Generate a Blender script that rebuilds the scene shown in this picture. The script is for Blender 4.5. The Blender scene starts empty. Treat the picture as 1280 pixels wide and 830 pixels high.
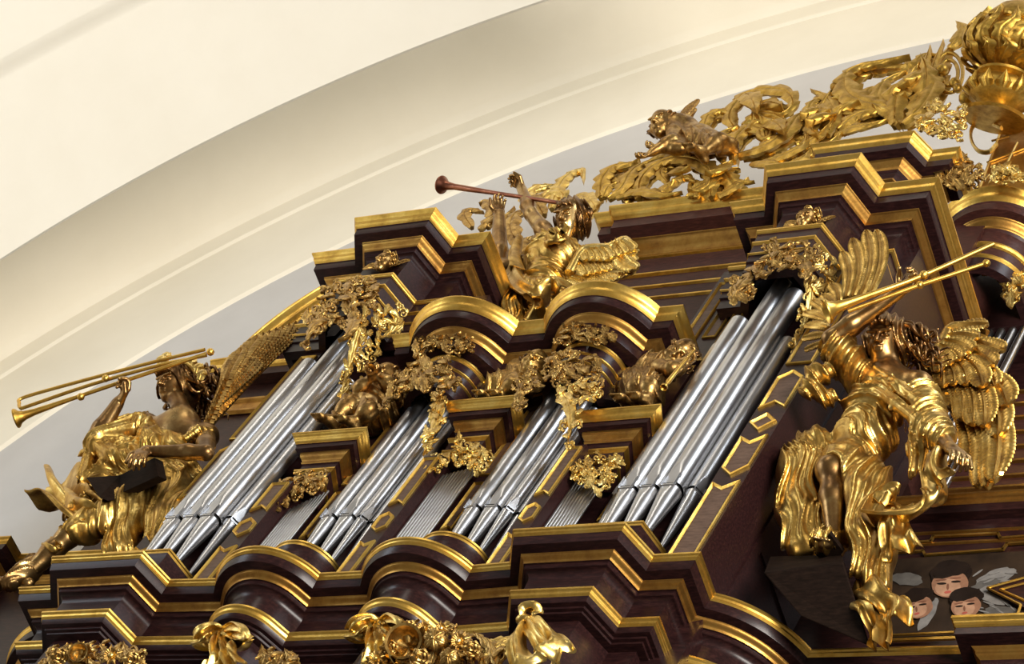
import bpy, bmesh, math, random
import numpy as np
from mathutils import Vector, Matrix
from math import sin, cos, pi, sqrt, atan2, radians
random.seed(7)
SC = bpy.context.scene
COL = SC.collection

# ---------------------------------------------------------------- camera
# world: X along the organ front to the right, Y into the case, Z up; eye level of the visitor is z = 0 (the church floor is at -1.6)
F_PX = 3522.588
def _rot():
    a, b, c = -0.86017394, 0.89478833, 0.65708853
    Rx = np.array([[1, 0, 0], [0, cos(a), -sin(a)], [0, sin(a), cos(a)]])
    Ry = np.array([[cos(b), 0, sin(b)], [0, 1, 0], [-sin(b), 0, cos(b)]])
    Rz = np.array([[cos(c), -sin(c), 0], [sin(c), cos(c), 0], [0, 0, 1]])
    R = Rz @ Rx @ Ry
    return np.stack([R[:, 0], R[:, 2], -R[:, 1]], 1)
M3 = _rot()
cam_d = bpy.data.cameras.new('camera')
cam_d.sensor_width = 36.0
cam_d.lens = F_PX / 1280 * 36.0
cam_d.clip_end = 200
cam = bpy.data.objects.new('camera', cam_d)
COL.objects.link(cam)
cam.matrix_world = Matrix((
    (M3[0][0], -M3[1][0], -M3[2][0], 0),
    (M3[0][1], -M3[1][1], -M3[2][1], 0),
    (M3[0][2], -M3[1][2], -M3[2][2], 0), (0, 0, 0, 1)))
SC.camera = cam

def ray(px, py):
    return M3.T @ np.array([(px - 640) / F_PX, (py - 415) / F_PX, 1.0])
def atY(px, py, Y):
    r = ray(px, py); return Vector(r * (Y / r[1]))
def atZ(px, py, Z):
    r = ray(px, py); return Vector(r * (Z / r[2]))
def atX(px, py, X):
    r = ray(px, py); return Vector(r * (X / r[0]))
def atP(px, py, P, N):
    r = Vector(ray(px, py)); N = Vector(N); return r * (Vector(P).dot(N) / r.dot(N))

# ---------------------------------------------------------------- world and lights
SC.view_settings.view_transform = 'Standard'
SC.view_settings.look = 'None'
SC.view_settings.gamma = 1.0
SC.view_settings.use_curve_mapping = False
SC.view_settings.exposure = 0.0
W = bpy.data.worlds.new('nave'); SC.world = W; W.use_nodes = True
W.node_tree.nodes['Background'].inputs[0].default_value = (1.0, 0.90, 0.78, 1)
W.node_tree.nodes['Background'].inputs[1].default_value = 0.19
def area(name, loc, target, sx, sy, power, color):
    d = bpy.data.lights.new(name, 'AREA'); d.shape = 'RECTANGLE'; d.size = sx; d.size_y = sy
    d.energy = power; d.color = color
    o = bpy.data.objects.new(name, d); COL.objects.link(o); o.location = loc
    o.rotation_euler = (Vector(target) - Vector(loc)).to_track_quat('-Z', 'Y').to_euler()
    return o
ORG = (-7.8, 6.7, 12)
area('window_light_right', (0.5, 2.6, 20.5), ORG, 3.6, 5.5, 620, (0.86, 0.93, 1.0))
area('window_light_left', (-19.0, -1.0, 13.0), (-12, 7.5, 13.5), 4.0, 6.0, 520, (0.80, 0.90, 1.0))
area('window_light_nave', (-11.0, -6.0, 21.0), ORG, 2.2, 7.0, 300, (1.0, 0.93, 0.80))
area('vault_fill_light', (3.5, -1.5, 8.5), (-13.5, 4.5, 16.5), 5.0, 5.0, 3450, (1.0, 0.945, 0.87))  # added unseen fill, brightens the near vault soffit

# ---------------------------------------------------------------- materials
def _mat(name):
    m = bpy.data.materials.new(name); m.use_nodes = True
    nt = m.node_tree; return m, nt, nt.nodes['Principled BSDF']
def _noise(nt, scale, detail=4, rough=.6, coord=None, stretch=None):
    tc = nt.nodes.new('ShaderNodeTexCoord'); n = nt.nodes.new('ShaderNodeTexNoise')
    n.inputs['Scale'].default_value = scale; n.inputs['Detail'].default_value = detail; n.inputs['Roughness'].default_value = rough
    if stretch:
        mp = nt.nodes.new('ShaderNodeMapping'); mp.inputs['Scale'].default_value = stretch
        nt.links.new(tc.outputs['Object'], mp.inputs['Vector']); nt.links.new(mp.outputs['Vector'], n.inputs['Vector'])
    else:
        nt.links.new(tc.outputs['Object'], n.inputs['Vector'])
    return n
def _ramp(nt, src, stops):
    r = nt.nodes.new('ShaderNodeValToRGB'); e = r.color_ramp.elements
    while len(e) < len(stops): e.new(0.5)
    for k, (p, c) in enumerate(stops):
        e[k].position = p; e[k].color = (*c, 1)
    nt.links.new(src, r.inputs['Fac']); return r
def _bump(nt, b, src, strength, dist):
    n = nt.nodes.new('ShaderNodeBump'); n.inputs['Strength'].default_value = strength; n.inputs['Distance'].default_value = dist
    nt.links.new(src, n.inputs['Height']); nt.links.new(n.outputs['Normal'], b.inputs['Normal'])
def metal(name, c_dark, c_mid, c_hi, rough=.33, scale=9, bump=.25, metallic=1.0, bscale=60, bdist=.003):
    m, nt, b = _mat(name)
    n = _noise(nt, scale, 6, .65)
    r = _ramp(nt, n.outputs['Fac'], [(.30, c_dark), (.5, c_mid), (.72, c_hi)])
    nt.links.new(r.outputs['Color'], b.inputs['Base Color'])
    b.inputs['Metallic'].default_value = metallic
    r2 = _ramp(nt, n.outputs['Fac'], [(.2, (rough + .12,) * 3), (.8, (rough - .07,) * 3)])
    nt.links.new(r2.outputs['Color'], b.inputs['Roughness'])
    if bump: n2 = _noise(nt, bscale, 3, .5); _bump(nt, b, n2.outputs['Fac'], bump, bdist)
    return m
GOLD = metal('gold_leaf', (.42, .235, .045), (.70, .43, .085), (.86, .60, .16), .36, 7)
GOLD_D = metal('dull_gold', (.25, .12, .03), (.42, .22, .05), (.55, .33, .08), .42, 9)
GOLD_S = metal('statue_gold', (.22, .115, .028), (.52, .32, .075), (.80, .58, .20), .33, 10, .3, 1.0, 40, .004)
BRONZE = metal('aged_bronze_skin', (.13, .065, .025), (.30, .17, .06), (.60, .42, .17), .30, 6, .25, 1.0, 35, .004)
HAIRM = metal('dark_gilt_hair', (.07, .035, .015), (.20, .105, .04), (.42, .26, .09), .34, 14, .3)
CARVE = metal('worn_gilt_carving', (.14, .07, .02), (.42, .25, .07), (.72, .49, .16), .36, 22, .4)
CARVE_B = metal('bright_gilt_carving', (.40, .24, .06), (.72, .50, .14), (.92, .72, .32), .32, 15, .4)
PUTTO = metal('brown_gilt_figure', (.11, .055, .018), (.32, .18, .055), (.60, .40, .14), .36, 20, .6)
CREST = metal('matt_crest_gilding', (.28, .155, .03), (.52, .32, .06), (.70, .47, .12), .42, 12, .4)
COPPER = metal('copper_trumpet', (.17, .06, .035), (.27, .10, .06), (.38, .17, .10), .30, 8, .2)
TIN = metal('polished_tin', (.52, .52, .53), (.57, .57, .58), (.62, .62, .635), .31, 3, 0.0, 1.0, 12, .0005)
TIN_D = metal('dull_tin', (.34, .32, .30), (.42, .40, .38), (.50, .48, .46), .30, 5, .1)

def wood(name, c0, c1, c2, rough=.33, coat=.35):
    m, nt, b = _mat(name)
    n = _noise(nt, 5, 6, .7, stretch=(3, 14, 14))
    r = _ramp(nt, n.outputs['Fac'], [(.3, c0), (.5, c1), (.72, c2)])
    nt.links.new(r.outputs['Color'], b.inputs['Base Color'])
    b.inputs['Roughness'].default_value = rough
    b.inputs['Specular IOR Level'].default_value = .16 if rough < .65 else .05; b.inputs['Coat Weight'].default_value = coat * .30; b.inputs['Coat Roughness'].default_value = .2
    n2 = _noise(nt, 30, 3, .5, stretch=(1, 5, 5)); _bump(nt, b, n2.outputs['Fac'], .12, .002)
    return m
WOOD = wood('mahogany', (.010, .004, .004), (.019, .007, .007), (.042, .015, .013))
WOOD_R = wood('red_mahogany', (.022, .008, .007), (.042, .014, .011), (.075, .025, .018), .45, .2)
WOOD_B = wood('plain_brown_wood', (.07, .032, .015), (.12, .06, .028), (.19, .10, .045), .5, .1)
BLOCKW = wood('dark_stained_block', (.006, .0035, .002), (.011, .006, .004), (.02, .011, .007), .7, 0)
PANELW = wood('brown_inlay_panel', (.05, .026, .018), (.085, .05, .035), (.13, .08, .055), .45, .2)
DARK, _nt, _b = _mat('mouth_shade_black'); _b.inputs['Base Color'].default_value = (.004, .004, .004, 1); _b.inputs['Roughness'].default_value = .8  # near-black colour for the shade inside the pipe mouths
def plaster(name, c0, c1):
    m, nt, b = _mat(name); n = _noise(nt, 1.2, 5, .6); r = _ramp(nt, n.outputs['Fac'], [(.3, c0), (.7, c1)])
    nt.links.new(r.outputs['Color'], b.inputs['Base Color']); b.inputs['Roughness'].default_value = .85
    n2 = _noise(nt, 25, 4, .6); _bump(nt, b, n2.outputs['Fac'], .12, .004); return m
PLASTER = plaster('cream_plaster', (.84, .80, .69), (.88, .845, .74))
PLASTER_M = plaster('beige_plaster', (.78, .72, .59), (.83, .77, .64))
PLASTER_W = plaster('grey_plaster', (.54, .52, .50), (.60, .58, .56))

# ---------------------------------------------------------------- mesh helpers
class MB:
    def __init__(s): s.v = []; s.f = []
    def add(s, vs, fs):
        o = len(s.v); s.v.extend([tuple(v) for v in vs]); s.f.extend([tuple(i + o for i in f) for f in fs]); return s
    def grid(s, rows, close_u=False, close_v=False):
        """rows: list of equally long point lists"""
        n = len(rows); m = len(rows[0]); vs = [p for r in rows for p in r]; fs = []
        for i in range(n if close_u else n - 1):
            for j in range(m if close_v else m - 1):
                a = i * m + j; b = i * m + (j + 1) % m; c = ((i + 1) % n) * m + (j + 1) % m; d = ((i + 1) % n) * m + j
                fs.append((a, b, c, d))
        return s.add(vs, fs)
    def box(s, x0, x1, y0, y1, z0, z1):
        vs = [(x, y, z) for x in (x0, x1) for y in (y0, y1) for z in (z0, z1)]
        return s.add(vs, [(0, 1, 3, 2), (4, 6, 7, 5), (0, 4, 5, 1), (2, 3, 7, 6), (0, 2, 6, 4), (1, 5, 7, 3)])
    def prism(s, pts, d):
        """polygon of Vectors extruded by Vector d"""
        n = len(pts); pts = [Vector(p) for p in pts]; d = Vector(d)
        s.add(pts + [p + d for p in pts], [tuple(range(n))[::-1], tuple(range(n, 2 * n))] + [(i, (i + 1) % n, n + (i + 1) % n, n + i) for i in range(n)])
        return s
    def tube(s, pts, rad, n=10, cap=True, flat=1.0, up=None):
        pts = [Vector(p) for p in pts]; k = len(pts)
        if not hasattr(rad, '__len__'): rad = [rad] * k
        rows = []; prev = None
        for i, p in enumerate(pts):
            t = (pts[min(i + 1, k - 1)] - pts[max(i - 1, 0)])
            if t.length < 1e-9: t = Vector((0, 0, 1))
            t.normalize()
            if prev is None:
                ref = Vector(up) if up is not None else (Vector((0, 0, 1)) if abs(t.z) < .9 else Vector((1, 0, 0)))
                u = ref - t * ref.dot(t)
            else: u = prev - t * prev.dot(t)
            if u.length < 1e-6: u = t.orthogonal()
            u.normalize(); prev = u; w = t.cross(u)
            rows.append([p + (u * cos(2 * pi * j / n) * flat + w * sin(2 * pi * j / n)) * rad[i] for j in range(n)])
        o = len(s.v); s.grid(rows, close_v=True)
        if cap:
            s.f.append(tuple(o + j for j in range(n))[::-1]); s.f.append(tuple(o + (k - 1) * n + j for j in range(n)))
        return s
    def ball(s, c, r, n=10, sq=(1, 1, 1)):
        c = Vector(c); rows = []
        for i in range(n // 2 + 1):
            a = pi * i / (n // 2); rows.append([c + Vector((r * sq[0] * max(sin(a), 1e-3) * cos(2 * pi * j / n), r * sq[1] * max(sin(a), 1e-3) * sin(2 * pi * j / n), r * sq[2] * cos(a))) for j in range(n)])
        return s.grid(rows, close_v=True)
    def build(s, name, mat, parent=None, smooth=True, angle=35, loc=None):
        me = bpy.data.meshes.new(name); me.from_pydata(s.v, [], s.f); me.update()
        bm = bmesh.new(); bm.from_mesh(me); bmesh.ops.recalc_face_normals(bm, faces=bm.faces)
        if smooth:
            for f in bm.faces: f.smooth = True
        bm.to_mesh(me); bm.free()
        if smooth: me.set_sharp_from_angle(angle=radians(angle))
        me.materials.append(mat)
        o = bpy.data.objects.new(name, me); COL.objects.link(o)
        if loc is not None: o.location = loc
        if parent is not None: o.parent = parent
        return o
def tag(o, label, cat, group=None, kind='thing'):
    o['label'] = label; o['category'] = cat
    if group: o['group'] = group
    if kind: o['kind'] = kind
    return o
def empty(name, loc=(0, 0, 0), rz=0):
    o = bpy.data.objects.new(name, None); COL.objects.link(o); o.location = loc; o.rotation_euler = (0, 0, rz); o.empty_display_size = .1
    return o
def struct(o):
    o['kind'] = 'structure'; return o

def offset_path(path, d):
    """path travels with the viewer on its right hand; positive d moves it away from the viewer (mitred)"""
    n = len(path); out = []
    for i in range(n):
        ns = []
        for a, b in ((i - 1, i), (i, i + 1)):
            if a < 0 or b >= n: continue
            dx = path[b][0] - path[a][0]; dy = path[b][1] - path[a][1]; l = math.hypot(dx, dy)
            ns.append((-dy / l, dx / l))
        if len(ns) == 1: m = ns[0]; k = 1.0
        else:
            mx = ns[0][0] + ns[1][0]; my = ns[0][1] + ns[1][1]; l = math.hypot(mx, my); m = (mx / l, my / l)
            k = 1.0 / max(.35, m[0] * ns[0][0] + m[1] * ns[0][1])
        out.append((path[i][0] + m[0] * d * k, path[i][1] + m[1] * d * k))
    return out
def sweep(path, prof):
    mb = MB(); rows = []
    for d, z in prof:
        rows.append([Vector((x, y, z)) for x, y in offset_path(path, d)])
    mb.grid(rows); return mb
def arc(cx, cy, r, a0, a1, n):
    return [(cx + r * cos(radians(a0 + (a1 - a0) * i / n)), cy + r * sin(radians(a0 + (a1 - a0) * i / n))) for i in range(n + 1)]
def ogee(d0, z0, d1, z1, n=7, kind='cyma'):
    """curved profile from (d0,z0) to (d1,z1)"""
    out = []
    for i in range(n + 1):
        t = i / n
        if kind == 'cyma': s = t + sin(2 * pi * t) * .13; out.append((d0 + (d1 - d0) * s, z0 + (z1 - z0) * t))
        elif kind == 'cyma2': s = t - sin(2 * pi * t) * .13; out.append((d0 + (d1 - d0) * s, z0 + (z1 - z0) * t))
        elif kind == 'ovolo': out.append((d0 + (d1 - d0) * (1 - cos(pi / 2 * t)), z0 + (z1 - z0) * sin(pi / 2 * t)))
        else: out.append((d0 + (d1 - d0) * sin(pi / 2 * t), z0 + (z1 - z0) * (1 - cos(pi / 2 * t))))
    return out
def moulding(root, path, segs):
    """segs: list of (part name, material, profile); each becomes a mesh under root"""
    for nm, mat, prof in segs: sweep(path, prof).build(nm, mat, root, angle=28)
# ================================================================ the church behind: vault, arch steps and end wall
AC = (-7.75, 13.08)
def xz_arc(cx, cz, r, a0, a1, n): return [(cx + r * cos(radians(a0 + (a1 - a0) * i / n)), cz + r * sin(radians(a0 + (a1 - a0) * i / n))) for i in range(n + 1)]
def vault_sweep(cx, cz, prof, a0, a1, n=72):
    mb = MB(); mb.grid([[Vector((x, y, z)) for x, z in xz_arc(cx, cz, r, a0, a1, n)] for r, y in prof]); return mb
def closed(prof, name, cx, cz, a0, a1, mat):
    o = vault_sweep(cx, cz, prof, a0, a1).build(name, mat, angle=25); return struct(o)
closed([(0.02, 9.06), (8.38, 9.06)], 'wall_end', AC[0], AC[1], 35, 215, PLASTER_W)
closed([(8.38, 9.06), (8.385, 9.055), (8.405, 9.03), (8.41, 9.028), (9.56, 9.02), (9.565, 9.015), (9.58, 8.998), (9.585, 8.995), (9.84, 8.99), (9.845, 8.985), (9.885, 8.94), (9.90, 8.9), (9.94, 8.6), (9.94, 4.2), (10.1, 4.2)], 'ceiling', AC[0], AC[1], 35, 215, PLASTER_M)
closed([(7.3, 7.05), (6.42, 7.03), (6.38, 7.0), (6.38, 5.80), (6.37, 5.76), (6.33, 5.70), (6.29, 5.63), (6.285, 5.61), (6.285, 2.6), (6.9, 2.5)], 'trim_1', -8.22, 12.76, 100, 205, PLASTER)

# ================================================================ plans
LT, RT = -9.74, -6.81          # corner tower axes
ORD_ = ['first', 'second', 'third', 'fourth', 'fifth', 'sixth', 'seventh', 'eighth', 'ninth', 'tenth']
S1, S2 = -8.70, -7.77          # round turret axes
def tower_front(c, hf, hs, yf, ys):
    return [(c - hs, ys), (c - hf, yf), (c + hf, yf), (c + hs, ys)]
led = [(-11.75, 7.27), (-10.84, 7.27)] + arc(-10.19, 7.54, .661, 204, 272, 12)[0:]
led = [(-12.2, 7.27)] + [(-16.55 - x, y) for x, y in arc(-6.36, 7.54, .661, -25, -72, 12)] + [(-10.39, 6.67)]
led += tower_front(LT, .315, .405, 6.48, 6.67)
led += arc(S1, 6.88, .392, 211, 329, 20)
led += arc(S2, 6.88, .392, 211, 329, 20)
led += tower_front(RT, .315, .405, 6.48, 6.67) + [(-6.155, 6.67)]
led += arc(-6.36, 7.54, .661, -72, -25, 12) + [(-4.4, 7.27)]
ledge = empty('organ_ledge', (0, 0, 0))
tag(ledge, 'dark mahogany ledge with gilt edges under the large pipes, stepping and curving round the towers', 'ledge')
moulding(ledge, led, [
    ('shelf_board', WOOD, [(.13, 10.0), (.006, 10.0), (.006, 9.995)]),
    ('gilt_edge', GOLD, [(.012, 10.004), (0, 10.002), (0, 9.99)] + ogee(.003, 9.988, .016, 9.972) + [(.012, 9.968), (.020, 9.960)]),
    ('upper_fascia', WOOD, [(.020, 9.960), (.022, 9.958), (.034, 9.915), (.036, 9.912), (.085, 9.905)]),
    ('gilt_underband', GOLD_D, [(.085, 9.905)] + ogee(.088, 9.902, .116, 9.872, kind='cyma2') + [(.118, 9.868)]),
    ('frieze', WOOD, [(.118, 9.868), (.128, 9.866), (.130, 9.845)] + ogee(.134, 9.842, .175, 9.79, kind='cove') + [(.180, 9.72), (.182, 9.672), (.138, 9.671)]),
    ('lower_gilt_edge', GOLD, [(.138, 9.675), (.134, 9.672), (.134, 9.660)] + ogee(.136, 9.658, .155, 9.632) + [(.158, 9.628)]),
    ('lower_fascia', WOOD, [(.158, 9.628), (.170, 9.602), (.172, 9.600), (.195, 9.598), (.198, 9.586), (.215, 9.584), (.218, 9.574), (.262, 9.570), (.265, 9.2), (.265, 8.9)]),
])
# toe boards that carry the pipes
def toe(path, label):
    r = empty('pipe_toe_board'); tag(r, label, 'toe board')
    moulding(r, path, [('board', WOOD, [(.16, 10.30), (.004, 10.30)]),
                       ('gilt_rim', GOLD, [(.045, 10.296), (.04, 10.304), (.012, 10.304), (0, 10.30), (0, 10.288), (.006, 10.284), (.008, 10.27)]),
                       ('board_face', WOOD, [(.008, 10.27), (.02, 10.24), (.022, 9.99)])])
for c, w in ((LT, 'left'), (RT, 'right')):
    toe([(c - .285, 6.858), (c - .222, 6.668), (c + .222, 6.668), (c + .285, 6.858)], 'dark stepped toe board with gilt rim under the large pipes of the %s corner tower' % w)
for c, w in ((S1, 'left'), (S2, 'right')):
    toe(arc(c, 6.88, .222, 178, 362, 24), 'curved dark toe board with gilt rim under the pipes of the %s round turret' % w)

# ---------------------------------------------------------------- case body behind the pipes
cb = MB()
cb.box(-9.40, -7.20, 6.97, 7.15, 9.3, 12.34)
cb.box(-12, -3.6, 7.40, 7.5, 8.8, 9.98)
cb.box(-10.12, -9.12, 6.99, 7.6, 9.3, 13.5)
cb.box(-7.43, -6.21, 6.99, 7.9, 9.3, 13.5)
case = cb.build('organ_case', WOOD); tag(case, 'dark mahogany organ case body behind the tin pipes', 'organ case')
# side wall panels of the right tower
sw = MB(); sw.box(-6.30, -6.205, 7.0, 7.85, 9.95, 13.2); sw.box(-6.21, -6.192, 7.03, 7.09, 9.95, 13.18); sw.box(-6.21, -6.192, 7.74, 7.80, 9.95, 13.18); sw.box(-6.21, -6.192, 7.09, 7.74, 10.6, 10.68)
sw.build('side_panel', WOOD, case)

# stiles with gilt framed panels
def frame_panel(root, poly, y, wid=.018, dep=.016):
    """poly in XZ; gilt raised frame round an inlay"""
    P = [Vector((x, 0, z)) for x, z in poly]; n = len(P)
    area2 = sum(P[i].x * P[(i + 1) % n].z - P[(i + 1) % n].x * P[i].z for i in range(n))
    if area2 < 0: P = P[::-1]
    def off(d):
        out = []
        for i in range(n):
            a = (P[i] - P[i - 1]).normalized(); b = (P[(i + 1) % n] - P[i]).normalized()
            na = Vector((-a.z, 0, a.x)); nb = Vector((-b.z, 0, b.x)); m = (na + nb).normalized()
            out.append(P[i] + m * (d / max(.4, m.dot(na))))
        return out
    rings = []
    for d, h in ((0, 0), (.001, dep * .7), (wid * .4, dep), (wid * .75, dep * .55), (wid, dep * .3), (wid, -.002)):
        rings.append([Vector((p.x, y - h, p.z)) for p in off(d)])
    mb = MB(); mb.grid(rings, close_v=True); mb.build('gilt_frame', GOLD, root, angle=25)
    q = MB(); q.add([Vector((p.x, y - .003, p.z)) for p in off(wid)], [tuple(range(n))]); q.build('inlay_panel', PANELW, root, smooth=False)
def stile(x0, x1, y, z0, z1, panels, label, yb=7.0):
    b = MB(); b.box(x0, x1, y, yb, z0, z1)
    r = b.build('pipe_field_stile', WOOD); tag(r, label, 'stile')
    for kind, a, t, zz0, zz1 in panels:
        m = (a + t) / 2; q = (t - a)
        if kind == 'down': poly = [(a, zz0), (t, zz0), (t, zz1), (m, zz1 - q * .35), (a, zz1)]           # notched top
        elif kind == 'up': poly = [(a, zz0), (m, zz0 + q * .38), (t, zz0), (t, zz1), (a, zz1)]
        elif kind == 'arrow': poly = [(a, zz0), (m, zz0 - q * .0), (t, zz0), (t, zz1), (m, zz1 - q * .45), (a, zz1)]
        elif kind == 'shield': poly = [(m, zz0), (t, zz0 + q * .5), (t, zz1), (m, zz1 - q * .38), (a, zz1), (a, zz0 + q * .5)]
        elif kind == 'spear': poly = [(a, zz0), (m, zz0 + q * .38), (t, zz0), (t, zz1 - q * .45), (m, zz1), (a, zz1 - q * .45)]
        elif kind == 'hex': poly = [(m, zz0), (t, zz0 + q * .42), (t, zz1 - q * .42), (m, zz1), (a, zz1 - q * .42), (a, zz0 + q * .42)]
        elif kind == 'diamond': poly = [(m, zz0), (t, (zz0 + zz1) / 2), (m, zz1), (a, (zz0 + zz1) / 2)]
        else: poly = [(a, zz0), (t, zz0), (t, zz1), (a, zz1)]
        frame_panel(r, poly, y)
    return r
def outer_stile(x0, x1, lab):
    return stile(x0, x1, 6.72, 9.99, 13.0, [('down', x0 + .015, x1 - .015, 10.03, 10.685), ('shield', x0 + .015, x1 - .015, 10.735, 11.105), ('diamond', x0 + .015, x1 - .015, 11.15, 11.315),
        ('spear', x0 + .015, x1 - .015, 11.36, 11.735), ('rect', x0 + .015, x1 - .015, 11.80, 12.75)], lab)
outer_stile(-6.385, -6.20, 'broad dark stile with gilt panels at the right edge of the right corner tower')
stile(-10.12, -9.97, 6.90, 9.99, 13.0, [('down', -10.11, -9.985, 10.03, 10.685), ('shield', -10.11, -9.985, 10.735, 11.105), ('spear', -10.11, -9.985, 11.16, 11.735), ('rect', -10.11, -9.985, 11.80, 12.75)], 'dark stile with gilt panels just left of the left corner tower pipes')
def inner_stile(x0, x1, y, lab, hi=12.2, up=11.17):
    e = .012
    return stile(x0, x1, y, 9.99, hi, [('down', x0 + e, x1 - e, 10.03, 10.38), ('hex', x0 + e, x1 - e, 10.465, 10.645), ('up', x0 + e, x1 - e, 10.71, up)] + ([('rect', x0 + e, x1 - e, 11.24, hi - .1)] if hi > 11.6 else []), lab)
def inner_full(x0, x1, lab):
    o = inner_stile(x0, x1, 6.75, lab, 11.2)
    b = MB(); b.box(x0, x1, 6.935, 6.98, 11.2, 12.3); b.build('upper_board', WOOD, o)
    frame_panel(o, [(x0 + .015, 11.75), (x1 - .015, 11.75), (x1 - .015, 12.15), (x0 + .015, 12.15)], 6.935)
inner_full(-8.355, -8.235, 'narrow dark stile with gilt panels right of the left round turret')
inner_full(-7.445, -7.33, 'narrow dark stile with gilt panels right of the right round turret')
o = inner_stile(-9.265, -9.125, 6.73, 'narrow dark stile with gilt panels right of the left corner tower pipes', 11.01, 10.99)
b = MB(); b.box(-9.265, -9.125, 6.90, 6.98, 11.01, 12.5); b.build('upper_board', WOOD, o); frame_panel(o, [(-9.25, 11.6), (-9.14, 11.6), (-9.14, 12.4), (-9.25, 12.4)], 6.90)
o = inner_stile(-7.135, -7.045, 6.93, 'narrow dark stile with gilt strips left of the right corner tower pipes', 12.95)
b = MB(); b.box(-7.42, -7.15, 6.955, 6.99, 12.36, 13.4); b.build('upper_board', WOOD, o); frame_panel(o, [(-7.39, 12.6), (-7.30, 12.6), (-7.30, 13.25), (-7.39, 13.25)], 6.955); frame_panel(o, [(-7.26, 12.6), (-7.17, 12.6), (-7.17, 13.25), (-7.26, 13.25)], 6.955)
inner_stile(-9.02, -8.93, 6.93, 'narrow dark stile with gilt strips hidden behind the left round turret pipes')
inner_stile(-8.10, -8.0, 6.93, 'narrow dark stile with gilt strips just left of the right round turret pipes')

# ---------------------------------------------------------------- tall tower entablatures
def tower_crown(c, inner, outer, side, label):
    """side = +1: outer flank on the right"""
    ri, ro = c + inner, c + outer
    rt = ro if side > 0 else c + inner; lf = c - (inner if side > 0 else outer)
    ybR = 7.82 if side > 0 else 7.36; ybL = 7.36 if side > 0 else 7.6
    path = [(lf, ybL), (lf, 6.67)] + tower_front(c, .31, .395, 6.455, 6.67) + [(rt, 6.67), (rt, ybR)]
    r = empty('tower_entablature'); tag(r, label, 'entablature')
    moulding(r, path, [
        ('top_board', WOOD, [(.30, 13.752), (.01, 13.752)]),
        ('gilt_crown', GOLD, [(.01, 13.756), (0, 13.752), (0, 13.742), (.006, 13.736)] + ogee(.008, 13.734, .040, 13.685) + [(.038, 13.680), (.046, 13.674)]),
        ('corona', WOOD, [(.046, 13.674), (.052, 13.670), (.058, 13.620), (.06, 13.616), (.118, 13.612)]),
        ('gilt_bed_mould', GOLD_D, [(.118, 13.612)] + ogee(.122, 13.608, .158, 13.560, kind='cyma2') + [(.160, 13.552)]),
        ('frieze', WOOD, [(.160, 13.552), (.175, 13.548), (.178, 13.52)] + ogee(.18, 13.518, .215, 13.47, kind='cove') + [(.222, 13.30), (.222, 13.205), (.165, 13.204)]),
        ('gilt_bead', GOLD, [(.165, 13.206)] + ogee(.150, 13.204, .150, 13.190, 4) + [(.156, 13.186), (.152, 13.183), (.156, 13.176), (.164, 13.172)]),
        ('fascia', WOOD, [(.164, 13.172), (.168, 13.168), (.170, 13.090)]),
        ('gilt_bead', GOLD, [(.170, 13.090), (.163, 13.086), (.163, 13.076), (.172, 13.070), (.178, 13.066)]),
        ('fascia', WOOD, [(.178, 13.066), (.182, 12.978)]),
        ('gilt_bead', GOLD, [(.182, 12.978), (.175, 12.974), (.175, 12.966), (.184, 12.960)]),
        ('architrave', WOOD, [(.184, 12.960), (.190, 12.955), (.192, 12.90), (.204, 12.895), (.206, 12.80), (.26, 12.79)]),
    ])
    return r
tower_crown(RT, .615, .735, 1, 'big stepped mahogany entablature with gilt crown over the right corner tower')
tower_crown(LT, .63, .74, -1, 'stepped mahogany entablature with gilt crown over the left corner tower')

# ---------------------------------------------------------------- round turret cornice
cp = [(-9.21, 7.25), (-9.21, 6.665)] + arc(S1, 6.90, .448, 211.6, 328.4, 24) + arc(S2, 6.90, .448, 211.6, 328.4, 24) + [(-7.24, 6.665), (-7.24, 7.25)]
r = empty('turret_cornice'); tag(r, 'mahogany cornice with gilt crown bowing forward over the two round turrets', 'cornice')
moulding(r, cp, [
    ('top_board', WOOD, [(.40, 12.502), (.01, 12.502)]),
    ('gilt_crown', GOLD, [(.01, 12.506), (0, 12.502), (0, 12.492), (.006, 12.486)] + ogee(.008, 12.484, .042, 12.430) + [(.040, 12.425), (.048, 12.418)]),
    ('corona', WOOD, [(.048, 12.418), (.054, 12.414), (.062, 12.368), (.064, 12.364), (.125, 12.360)]),
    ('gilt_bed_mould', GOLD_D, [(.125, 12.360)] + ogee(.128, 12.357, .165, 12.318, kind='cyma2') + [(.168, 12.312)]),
    ('soffit', WOOD, [(.168, 12.312), (.178, 12.306), (.18, 12.24), (.26, 12.23)]),
])
for c, w in ((S1, 'left'), (S2, 'right')):
    pth = [(c - .40, 6.905)] + arc(c, 6.89, .205, 184, 356, 26) + [(c + .33, 6.905)]
    r = empty('turret_head'); tag(r, 'round mahogany head of the %s turret with fine gilt bands' % w, 'turret head')
    moulding(r, pth, [
        ('frieze', WOOD, [(.03, 12.36), (.028, 12.20), (.006, 12.199)]),
        ('gilt_bead', GOLD, [(.006, 12.202)] + ogee(-.012, 12.2, -.012, 12.188, 3) + [(-.004, 12.182), (-.008, 12.176), (0, 12.170)]),
        ('fascia', WOOD, [(0, 12.170), (.004, 12.105)]),
        ('gilt_bead', GOLD, [(.004, 12.105), (-.005, 12.10), (-.005, 12.092), (.006, 12.086)]),
        ('fascia', WOOD, [(.006, 12.086), (.008, 12.030)]),
        ('gilt_bead', GOLD, [(.008, 12.030), (0, 12.026), (0, 12.018), (.01, 12.012)]),
        ('drum', WOOD, [(.01, 12.012), (.014, 11.90), (.06, 11.89)]),
    ])

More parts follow.
